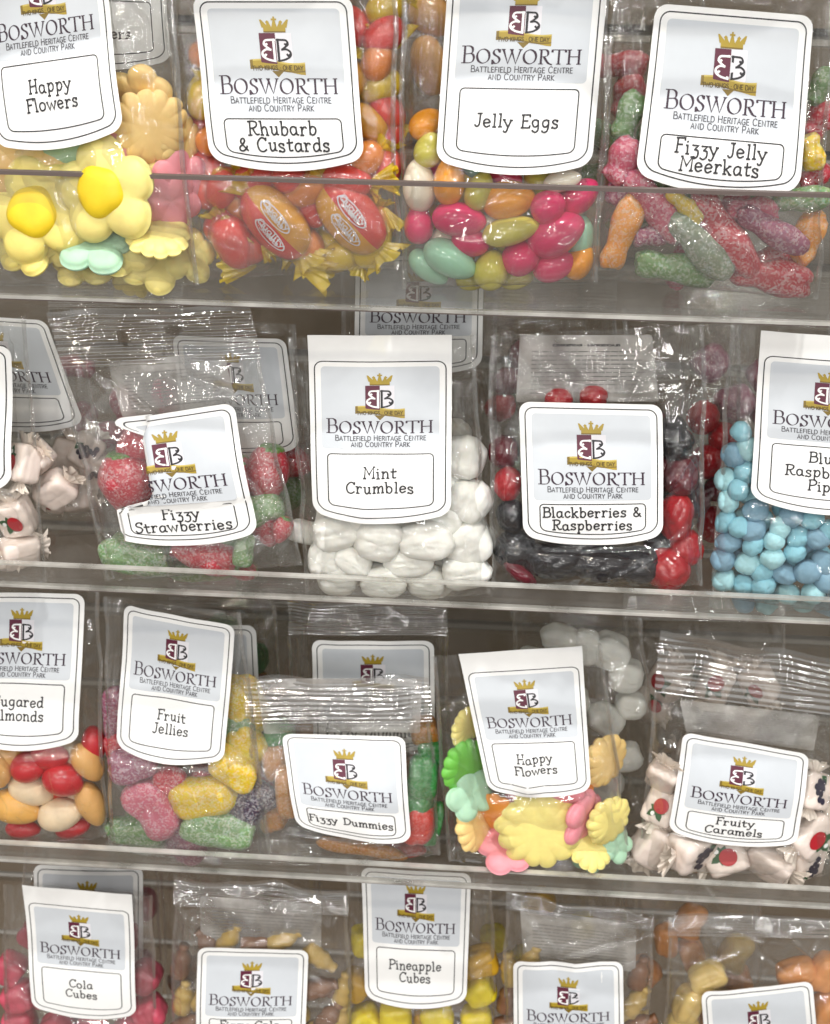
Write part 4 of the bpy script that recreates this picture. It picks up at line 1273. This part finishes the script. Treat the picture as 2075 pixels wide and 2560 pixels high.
RED = G('red_boiled', (248, 52, 40), .2, .3, coat=.6); AMB = G('amber_boiled', (255, 172, 10), .2, .3, coat=.6); YB = G('yellow_boiled', (255, 206, 4), .2, .3, coat=.6)
R_, A_, Y_ = ('red', RED), ('amber', AMB), ('yellow', YB)


def quality(px, py, a, b_, ang, left, right):
    o1 = sweet(B1, px, py, a, b_, ang, 'two-tone ' + left[0] + ' and ' + right[0], left[1], 'wrapped', extra=(1, -1), var=0, depth=.001, c=.8)
    me = o1.data.copy(); o1.data = me
    me.materials.append(right[1])
    me.polygons.foreach_set('material_index', np.array([1 if sum(me.vertices[i].co.y for i in p.vertices) > 0.02 else 0 for p in me.polygons], np.int32))
    v, f = superq(2.3, 44, 30)
    v = v * 1.045
    w_ = mk('clear_wrapper', v, f, WRAP)
    w_.parent = o1
    # printed oval and words on the wrapper
    A = Art()
    for cxx, cyy in ((-.1, .28), (.12, -.34)):
        el = [(cxx + .46 * math.cos(t), cyy + .24 * math.sin(t)) for t in np.linspace(0, 2 * math.pi, 26)[:-1]]
        A.ribbon('x', el, .035, SILVER, 1, True)
    pts, tmp = A.parts['x'], Art()
    for cxx, cyy in ((-.1, -.28), (.12, .34)):
        tmp.text('x', 'Quality' if False else 'Qualit', 'hand', 0, 0, .001, .001, SILVER, 1) if False else None
    for cxx, cyy in ((-.1, .28), (.12, -.34)):
        word(A, 'Quality', cxx, cyy + .0, .024)
        word(A, 'Sweets', cxx, cyy - .12, .017)
    p = A.parts['x']
    vv = np.vstack(p['v'])
    rr = np.clip(1 - np.abs(vv[:, 0]) ** 2.3 - np.abs(vv[:, 1]) ** 2.3, .02, 1) ** (1 / 2.3) * 1.045 + .03
    pr = mk('printed_logo', np.column_stack([vv, rr]), p['f'], p['mats'], p['m'])
    pr.parent = o1
    return o1


FONTS['hand']['Q'] = (7, parse("s3,9 .8,7 .4,4 1.4,.8 3.4,0 5.6,1.4 6.2,5 5.2,8.2 3,9;s3,2.4 4.6,.8 6.6,-1"))


def word(A, t, xc, y, sz):
    tot = sum((FONTS['hand'][c][0]) * sz for c in t)
    x = xc - tot / 2
    for c in t:
        for st in FONTS['hand'][c][1]:
            A.ribbon('x', np.stack([x + st[:, 0] * sz, y + st[:, 1] * sz], 1), .03, SILVER, 1)
        x += FONTS['hand'][c][0] * sz


quality(690, 555, 98, 60, -48, R_, A_)
quality(878, 542, 98, 62, -48, A_, R_)
PK = ('rosy red', G('rosy_boiled', (252, 84, 66), .2, .3, coat=.6)); TG = ('tangerine', G('tangerine_boiled', (255, 140, 26), .2, .3, coat=.6))
for x, y, a, b_, an, cc in ((588, 604, 66, 50, -60, R_), (640, 452, 70, 44, 20, R_), (867, 450, 60, 40, -10, R_), (962, 352, 56, 40, 55, R_), (950, 215, 54, 38, 20, Y_), (968, 280, 50, 38, 130, R_),
                            (505, 420, 50, 40, 70, R_), (500, 330, 60, 40, 80, R_), (800, 620, 70, 45, 10, Y_), (930, 610, 60, 40, 60, Y_), (960, 90, 55, 40, 40, R_)):
    sweet(B1, x, y, a, b_, an, *cc, 'wrapped', depth=.004 + .004 * (x % 3), extra=(1,) if x % 2 else (-1,))
for x, y, a, b_, an in ((540, 420, 62, 55, -60), (560, 540, 85, 48, -70), (640, 660, 88, 40, 185), (730, 640, 105, 52, -22), (655, 612, 40, 26, -40), (930, 452, 62, 34, 5), (975, 130, 60, 60, 90), (960, 520, 60, 34, -70)):
    sweet(B1, x, y, a, b_, an, 'shiny yellow', TWIST, 'twist', depth=.001, c=.9)
for x, y, a, b_, an, cc in ((770, 470, 60, 40, 20, TG), (560, 470, 50, 40, 50, PK), (730, 450, 50, 36, -20, R_), (910, 400, 52, 38, 40, TG), (945, 150, 50, 38, 70, TG), (968, 420, 46, 34, 80, PK), (515, 480, 40, 36, 60, PK), (505, 250, 46, 34, 80, Y_),
                            (620, 620, 46, 40, 10, PK), (760, 610, 50, 40, -30, TG), (940, 560, 44, 36, 80, TG), (965, 20, 50, 38, 30, Y_), (530, 350, 40, 34, 30, TG), (850, 640, 50, 36, 20, Y_)):
    sweet(B1, x, y, a, b_, an, *cc, 'wrapped', depth=.006, extra=(1,) if x % 3 else (-1,))
filler(B1, 22, [R_, PK, TG, Y_, A_], 'wrapped', 56, 38, .28, .90, depth=.010)

SG = {n: ('sugary ' + n, sugar('sugar_' + n.replace(' ', '_'), c, .62, 1050)) for n, c in
      (('orange', (232, 156, 60)), ('pink', (196, 94, 118)), ('purple', (154, 86, 112)), ('green', (116, 150, 98)), ('red', (186, 54, 68)), ('yellow', (222, 190, 44)), ('grey green', (132, 144, 120)), ('dark', (74, 62, 78)))}
for x, y, a, b_, an, cc, dp in ((1553, 585, 92, 42, 74, 'orange', 0), (1559, 400, 60, 46, 70, 'pink', .001), (1640, 510, 110, 44, -48, 'pink', .003), (1745, 612, 112, 46, -45, 'grey green', 0),
                                (1690, 668, 105, 46, -6, 'green', .004), (1815, 590, 130, 46, -50, 'red', .002), (1930, 690, 105, 48, -8, 'red', .001), (1925, 575, 105, 40, -28, 'purple', .001),
                                (1624, 588, 45, 32, 10, 'purple', .006), (2022, 590, 72, 42, 80, 'orange', .004), (1715, 515, 60, 26, -40, 'yellow', .002), (2000, 500, 75, 38, 5, 'green', .003),
                                (2032, 380, 46, 32, -70, 'yellow', 0), (2040, 440, 40, 30, 30, 'red', .006), (2050, 300, 50, 40, 60, 'red', .006), (2052, 220, 50, 36, 70, 'green', .006),
                                (1570, 290, 60, 40, 70, 'green', .006), (1575, 480, 60, 40, 10, 'purple', .007), (1880, 525, 70, 36, 0, 'pink', .006)):
    sweet(D1, x, y, a, b_, an, *SG[cc], 'peanut', depth=dp, c=.75)
filler(D1, 10, [SG['red'], SG['pink'], SG['green'], SG['orange']], 'peanut', 85, 42, .5, .93, depth=.014)

for x, y, a, b_, an, cc, dp in ((323, 1210, 92, 80, 100, 'red', .001), (350, 1105, 70, 55, 30, 'red', .005), (345, 1385, 85, 48, 170, 'green', .002), (515, 1390, 92, 50, -10, 'red', 0), (608, 1378, 40, 26, 80, 'green', 0),
                                (600, 1425, 45, 26, -8, 'red', 0), (705, 1325, 38, 28, 70, 'red', .002), (668, 1190, 85, 60, 80, 'red', .006), (655, 1270, 50, 40, 20, 'green', .005), (505, 1428, 75, 26, 3, 'green', .004), (420, 1310, 70, 50, 40, 'red', .006)):
    sweet(F2, x, y, a, b_, an, *SG[cc], 'strawberry' if cc == 'red' else 'dome', depth=dp)
filler(F2, 8, [SG['red'], SG['pink'], SG['green']], 'strawberry', 70, 55, .5, .93, depth=.012)

MW = ('white', G('mint_white', (240, 237, 229), .8, .2, bump=1.0, bscale=150))
for x, y, a, b_, an, dp in ((842, 1325, 58, 48, 10, .001), (948, 1345, 62, 54, -10, -.001), (1065, 1345, 68, 50, 5, .0), (1165, 1352, 66, 60, 30, .001), (1168, 1246, 52, 56, 60, .002), (823, 1395, 54, 48, 80, .002),
                            (884, 1398, 48, 36, -30, .003), (1020, 1398, 68, 42, 12, .003), (1165, 1425, 60, 44, 10, 0), (848, 1445, 52, 40, 0, .0), (958, 1450, 56, 40, 5, 0), (1065, 1452, 50, 40, -5, .001),
                            (1150, 1140, 52, 58, 80, .006), (765, 1330, 30, 50, 80, .004), (920, 1290, 50, 40, 0, .004), (1110, 1290, 50, 40, 0, .005)):
    sweet(G2, x, y, a, b_, an, *MW, 'mint', depth=dp)
filler(G2, 9, [MW], 'mint', 55, 48, .5, .93, depth=.012)

BK = ('black', G('black_jelly', (22, 22, 30), .22, .1, coat=.4, bump=.2)); RJ = ('red', G('red_jelly', (168, 14, 28), .2, .3, coat=.4, bump=.2)); DR = ('dark red', G('dark_red_jelly', (98, 12, 32), .22, .25, coat=.4))
for x, y, a, b_, an, cc, dp in ((1396, 1000, 36, 34, 0, RJ, .003), (1483, 993, 40, 36, 0, RJ, .003), (1270, 1210, 36, 48, 0, RJ, .002), (1278, 1290, 40, 44, 0, BK, .001), (1285, 1370, 55, 48, 20, BK, .001),
                                (1385, 1400, 90, 50, 0, BK, 0), (1500, 1408, 92, 52, -4, BK, 0), (1590, 1412, 70, 50, 0, BK, .002), (1668, 1420, 58, 58, 60, RJ, -.001), (1690, 1290, 48, 66, 0, RJ, .001), (1715, 1370, 46, 52, 30, RJ, .003),
                                (1298, 1432, 50, 20, -35, DR, -.001), (1700, 1190, 48, 52, 0, DR, .003), (1690, 1110, 50, 46, 0, BK, .004), (1260, 1130, 40, 46, 10, DR, .006), (1440, 1360, 60, 50, 0, BK, .006)):
    sweet(H2, x, y, a, b_, an, *cc, 'berry', depth=dp)
filler(H2, 10, [BK, BK, RJ, DR], 'berry', 52, 48, .38, .93, depth=.012)

PB = [('pale blue', G('pip_blue', (140, 196, 212), .8, .1, bump=1.0, bscale=260)), ('icy blue', G('pip_ice', (172, 220, 228), .8, .1, bump=1.0, bscale=260)), ('dusty blue', G('pip_dusty', (130, 168, 190), .8, .1, bump=1.0, bscale=260))]
for i, (x, y) in enumerate(((255, 820), (205, 980), (150, 1150), (165, 1300), (150, 1440), (355, 1365), (340, 1500), (520, 1480), (650, 1540), (340, 1600), (170, 1580), (300, 1720), (465, 1690), (625, 1650), (550, 1800),
                            (710, 1780), (140, 1840), (275, 1870), (410, 1880), (840, 1850), (570, 1930), (480, 1570), (740, 1420), (820, 1720), (780, 1560), (300, 940), (290, 1100), (235, 1220), (270, 1980), (430, 1990), (750, 1930),
                            (850, 1500), (840, 2000), (130, 1700), (680, 1990), (400, 1780), (250, 1480), (600, 1400))):
    sweet(I2, 1760 + x * .364, 780 + y * .364, 27 + (i * 7 % 9), 27 + (i * 5 % 7), i * 37, *PB[(i * 5 + i // 3) % 3], 'pip', depth=(i % 3) * .0014)
filler(I2, 26, PB, 'pip', 31, 30, .42, .96, smax=.6, depth=.011)

AR = ('red', G('almond_red', (196, 26, 38), .3, .2, coat=.2)); AT = ('tan', G('almond_tan', (222, 170, 100), .45, .25)); AC = ('cream', G('almond_cream', (236, 212, 178), .45, .25)); AYl = ('golden', G('almond_gold', (228, 172, 82), .45, .25))
for x, y, a, b_, an, cc, dp in ((73, 1917, 48, 40, 20, AR, .001), (158, 1948, 54, 44, -25, AR, -.001), (220, 1906, 56, 36, -60, AT, .001), (79, 1972, 60, 42, -20, AC, .004), (40, 2018, 66, 43, -15, AYl, 0), (151, 2035, 60, 43, 15, AC, 0),
                                (228, 2010, 64, 35, -72, AT, .001), (58, 2072, 46, 24, 0, AR, .003), (182, 2068, 48, 28, 15, AR, .003), (0, 1925, 30, 50, 0, AT, .001), (236, 1860, 32, 50, 0, AR, .005), (20, 1890, 40, 40, 0, AT, .006), (125, 1890, 50, 36, 0, AR, .004)):
    sweet(J3, x, y, a, b_, an, *cc, 'almond', depth=dp)
filler(J3, 8, [AR, AT, AC], 'almond', 55, 38, .45, .92, smin=.45, depth=.012)

for x, y, a, b_, an, cc, dp in ((335, 1905, 66, 48, 20, 'purple', .002), (385, 2020, 82, 58, -62, 'pink', 0), (510, 1995, 78, 52, 10, 'yellow', .001), (580, 1922, 62, 46, -35, 'yellow', .001), (548, 2072, 96, 46, -10, 'green', 0),
                                (628, 2004, 58, 52, 40, 'dark', .001), (612, 1765, 50, 80, 10, 'yellow', .010), (335, 2080, 70, 36, 0, 'green', .007), (425, 1955, 46, 38, 0, 'red', .006), (285, 1780, 28, 75, 0, 'purple', .004), (618, 1858, 40, 56, 30, 'yellow', .008), (300, 1870, 36, 46, 0, 'red', .006)):
    sweet(K3, x, y, a, b_, an, *SG[cc], 'dome', depth=dp, c=.7)
filler(K3, 7, [SG['yellow'], SG['green'], SG['red'], SG['purple']], 'dome', 66, 50, .4, .92, depth=.012)

DG = ('green', sugar('dummy_green', (52, 132, 62), .2)); DO = ('amber', sugar('dummy_amber', (176, 120, 44), .3)); DRd = ('red', sugar('dummy_red', (206, 48, 32), .2))
for x, y, a, b_, an, cc, dp in ((716, 1985, 26, 75, 0, DO, .004), (1058, 1945, 40, 60, 0, DG, .001), (1040, 2000, 40, 40, 0, DG, .004), (1048, 2060, 36, 56, -8, DRd, .001), (1075, 1880, 30, 40, 0, DG, .006), (1085, 2060, 22, 60, -10, DG, .004), (690, 1900, 34, 50, 10, DO, .010), (680, 2040, 34, 40, 10, DO, .010), (1060, 1830, 34, 36, 0, DO, .010), (700, 1830, 40, 34, 0, DG, .012),
                                (900, 2120, 110, 18, -8, DO, .006), (1000, 2125, 60, 20, 5, DRd, .006)):
    sweet(L3, x, y, a, b_, an, *cc, 'dummy', depth=dp)

sweet(M3, 1347, 2070, 102, 102, 10, 'large pale yellow', YEL, 'gear', tilt=(-8, 4), depth=-.003)
for x, y, a, an, cc, kd, tl, dp in ((1160, 1910, 66, 20, ('leaf green', GRF), 'gear', (0, 40), .003), (1174, 1985, 58, 50, m_, 'flower', (-30, 30), .001), (1185, 2062, 66, 20, p_, 'gear', (-25, 55), .002), (1240, 2030, 62, 40, o_, 'gear', (20, -20), .007),
                                    (1265, 2118, 60, 30, k_, 'flower', (-60, 0), .002), (1520, 2050, 64, 10, y_, 'gear', (0, 35), .001), (1475, 2118, 58, 0, y_, 'gear', (-50, 20), .001), (1455, 2040, 62, 0, k_, 'flower', (10, 55), .003),
                                    (1420, 1995, 60, 0, k_, 'gear', (40, 0), .006), (1540, 2115, 40, 0, m_, 'flower', (-20, 30), .002), (1470, 2140, 36, 0, m_, 'flower', (-40, 0), .006), (1390, 1985, 50, 0, y_, 'flower', (30, 0), .007),
                                    (1165, 1815, 50, 0, y_, 'gear', (0, 50), .006), (1510, 1900, 70, 0, p_, 'gear', (0, 40), .006)):
    sweet(M3, x, y, a, a, an, *cc, kd, tilt=tl, depth=dp, extra=CENT if kd == 'flower' and cc is y_ else None)
filler(M3, 6, [y_, p_, k_, o_], 'gear', 60, 60, .45, .9, depth=.013)

CP = gloss('caramel_paper', (232, 216, 206), .35, .1, coat=.3, bump=.5, bscale=140)
cw = ('strawberry-printed', CP); cb = ('blackcurrant-printed', CP)
for x, y, a, an, cc, dp in ((1640, 2110, 54, 60, cw, .001), (1728, 2120, 56, -8, cb, -.001), (1815, 2140, 50, 20, cw, .002), (1925, 2148, 56, -10, cw, .001), (2025, 2085, 54, 40, cw, 0), (2030, 1975, 44, 80, cb, .003), (1660, 1936, 44, 90, cw, .002),
                            (1654, 2015, 44, 70, cw, .003), (2010, 2150, 46, 10, cb, .003)):
    sweet(N3, x, y, a, a * .85, an, *cc, 'caramel', depth=dp, extra=0 if cc is cw else 1, c=.8)
for x, y, a, an, cc, dp in ((139, 1222, 46, 35, cw, .003), (58, 1157, 46, 80, cw, .001), (42, 1290, 46, 100, cw, .001), (50, 1378, 44, -5, cb, 0), (-5, 1390, 40, 0, cw, .002), (98, 1140, 40, 60, cb, .006)):
    sweet(E2, x, y, a, a * .85, an, *cc, 'caramel', depth=dp, extra=0 if cc is cw else 1, c=.8)
for x, y, an, cc in ((165, 1140, 70, cw), (212, 1128, 60, cb), (130, 1240, 30, cw), (200, 1240, 10, cw), (240, 1180, 10, cb)):
    sweet(E2b, x, y, 42, 36, an, *cc, 'caramel', depth=.001, extra=0 if cc is cw else 1, c=.8)

CC = ('deep pink', G('cola_cube_pink', (206, 84, 106), .25, .35, coat=.3)); CD = ('dusky red', G('cola_cube_dark', (164, 70, 86), .3, .3, coat=.3))  # second pink is a darkened copy, painting in dimness at side and back
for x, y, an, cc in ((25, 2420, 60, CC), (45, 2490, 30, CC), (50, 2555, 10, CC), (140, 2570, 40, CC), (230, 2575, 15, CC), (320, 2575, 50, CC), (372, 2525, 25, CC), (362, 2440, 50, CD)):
    sweet(O4, x, y, 46, 44, an, *cc, 'cube', depth=.002)
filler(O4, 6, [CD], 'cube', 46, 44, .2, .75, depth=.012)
CBR = ('brown', G('cola_brown', (132, 92, 66), .25, .35, coat=.2)); CYE = ('yellow', G('cola_yellow', (200, 168, 92), .3, .35))
for x, y, an, cc in ((460, 2490, 80, CYE), (575, 2345, 60, CYE), (713, 2345, 30, CYE), (800, 2395, -40, CYE), (858, 2470, 80, CYE), (825, 2540, 60, CBR), (800, 2470, 20, CBR), (455, 2400, 80, CBR), (650, 2360, 10, CBR), (470, 2560, 40, CBR), (520, 2360, 120, CBR), (850, 2550, 80, CYE)):
    sweet(P4, x, y, 48, 26, an, *cc, 'bottle', depth=.002)
filler(P4, 8, [CBR, CYE], 'bottle', 48, 26, .42, .75, depth=.010)
PY = ('lemon yellow', G('pineapple_yellow', (238, 214, 38), .25, .35, coat=.3)); PA = ('amber yellow', G('pineapple_amber', (206, 160, 34), .3, .3))
for x, y, an, cc in ((990, 2535, 5, PY), (1092, 2540, 20, PY), (1190, 2548, 10, PY), (1198, 2475, 40, PY), (915, 2548, 30, PY), (888, 2460, 60, PA), (1203, 2400, 20, PA)):
    sweet(Q4, x, y, 46, 42, an, *cc, 'cube', depth=.002)
filler(Q4, 5, [PA, PY], 'cube', 46, 42, .2, .75, depth=.012)
for x, y, an, cc in ((1325, 2400, 70, CYE), (1272, 2490, 80, CBR), (1592, 2500, 60, CYE), (1600, 2560, 30, CBR), (1275, 2420, 100, CYE), (1600, 2430, 80, CBR), (1280, 2560, 20, CBR)):
    sweet(R4, x, y, 46, 26, an, *cc, 'bottle', depth=.002)
filler(R4, 6, [CBR, CYE], 'bottle', 46, 26, .42, .75, depth=.010)
OJ = ('orange', G('orange_jelly', (230, 158, 92), .25, .4, coat=.2)); YJ = ('pale yellow', G('yellow_jelly', (236, 204, 126), .25, .4, coat=.2))
for x, y, an, cc in ((1725, 2510, 70, YJ), (1770, 2440, 30, YJ), (1990, 2430, 20, OJ), (2060, 2430, 70, OJ), (2062, 2530, 60, OJ), (1705, 2560, 60, YJ), (2040, 2590, 30, OJ)):
    sweet(S4, x, y, 50, 34, an, *cc, 'dome', depth=.003)
filler(S4, 6, [OJ, YJ], 'dome', 50, 36, .5, .85, depth=.012)
# sweets of the bags behind
for b_, n, ch, kd, a, bb, t0, t1 in ((A1b, 4, [p_, y_], 'gear', 70, 70, .55, .9), (C1b, 9, [A_, Y_], 'wrapped', 60, 42, .1, .9), (D1b, 7, [SG['green'], SG['red']], 'peanut', 70, 40, .25, .9), (F2b, 8, [SG['red'], SG['green']], 'strawberry', 56, 46, .5, .93),
                                     (G2b, 5, [MW], 'mint', 50, 44, .6, .9), (H2b, 12, [BK, DR, RJ], 'berry', 44, 40, .42, .93), (K3b, 9, [DG, DO], 'dummy', 44, 40, .25, .9), (L3b, 8, [DG, DO], 'dummy', 44, 40, .4, .9), (M3b, 14, [MW], 'mint', 44, 38, .1, .9),
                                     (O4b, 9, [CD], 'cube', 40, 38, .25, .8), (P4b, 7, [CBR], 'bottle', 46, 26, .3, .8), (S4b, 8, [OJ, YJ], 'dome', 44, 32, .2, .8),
                                     (E2c, 8, [SG['pink']], 'peanut', 50, 34, .3, .9), (H2c, 7, [DR, RJ], 'berry', 44, 40, .3, .6), (I2c, 6, [SG['purple']], 'dome', 44, 40, .35, .6), (K3c, 7, [DG, DO], 'dummy', 44, 40, .25, .8),
                                     (N3c, 7, [cw, cb], 'caramel', 40, 36, .3, .8), (R4c, 8, [PA, PY], 'cube', 40, 38, .25, .8)):
    filler(b_, n, ch, kd, a, bb, t0, t1, depth=.003)

# ---------------------------------------------------------------- labels of the sweets
BAGN = {'happy': 'top Happy Flowers', 'rhubarb': 'Rhubarb & Custards', 'jelly': 'Jelly Eggs', 'meerkat': 'Jelly Meerkats', 'caramelleft': 'edge-cut caramels', 'strawb': 'Fizzy Strawberries', 'mint': 'Mint Crumbles', 'berries': 'Blackberries',
        'pips': 'Raspberry Pips', 'almond': 'Sugared Almonds', 'jellies': 'Fruit Jellies', 'dummies': 'Fizzy Dummies', 'happylow': 'lower Happy Flowers', 'caramel': 'Fruity Caramels', 'cola': 'Cola Cubes', 'fizzycola': 'Fizzy Cola', 'pineapple': 'Pineapple Cubes',
        'olive': 'half-seen label', 'orange': 'orange sweets', 'behindhappy': 'back flower', 'behindjelly': 'back orange', 'behindmeerkat': 'back green', 'behindcaramel': 'tilted back', 'behindstrawb': 'back strawberry', 'behindmint': 'back mint',
        'behindberries': 'back berry', 'behindjellies': 'back amber', 'behinddummies': 'back dummies', 'behindhappylow': 'back white mints', 'behindcola': 'back cola', 'behindfizzycola': 'back brown', 'behindorange': 'back amber jelly', 'backa': 'back pink', 'backb': 'back seal-top berry', 'backc': 'back purple', 'backd': 'back green-amber', 'backe': 'back caramel', 'backf': 'back yellow'}
ORD = ['first', 'second', 'third', 'fourth', 'fifth', 'sixth', 'seventh', 'eighth', 'ninth', 'tenth', 'eleventh', 'twelfth']
groups = {}
for e in SWEETS:
    groups.setdefault((e[0].key, e[6]), []).append(e)
used = set()
for (key, back), es in groups.items():
    es.sort(key=lambda e: e[5])
    n = len(es)
    nb = max(1, math.ceil(n / 5))
    per = math.ceil(n / nb)
    for bi in range(nb):
        row = sorted(es[bi * per:(bi + 1) * per], key=lambda e: e[4])
        rn = 'only' if nb == 1 else 'top' if bi == 0 else 'bottom' if bi == nb - 1 else ORD[bi]
        for i, e in enumerate(row):
            adj, kd = e[2], KINDNAME[e[3]][1]
            col = adj
            near = sorted((x for x in es if x is not e), key=lambda x: (x[4] - e[4]) ** 2 + (x[5] - e[5]) ** 2)
            lab = None
            if not back and len(near) > 1:
                up = [x for x in near if x[5] < e[5] - 12]
                dn = [x for x in near if x[5] > e[5] + 12]
                a = up[0][2] if up else 'no'
                b_ = dn[0][2] if dn else 'no'
                c_ = f'{adj} {kd} below {a} one and above {b_} one in {BAGN[key]} bag'
                c_ = c_.replace('below no one and above', 'topmost, above').replace('and above no one', 'at the bottom')
                same = sum(1 for x in es if x[2] == adj)
                if same == 1:
                    lab = f'only {adj} {kd} in front in the {BAGN[key]} bag'
                elif c_ not in used and len(c_.split()) <= 16:
                    lab = c_
            if lab is None or lab in used:
                lab = f'{adj} {kd} {ORD[i]} along {rn} {"back row" if back else "row"} in {BAGN[key]} bag'
            used.add(lab)
            tag(e[1], lab, KINDNAME[e[3]][1].split()[-1], ('half-hidden sweets' if back else 'sweets') + ' in the ' + BAGN[key] + ' bag')
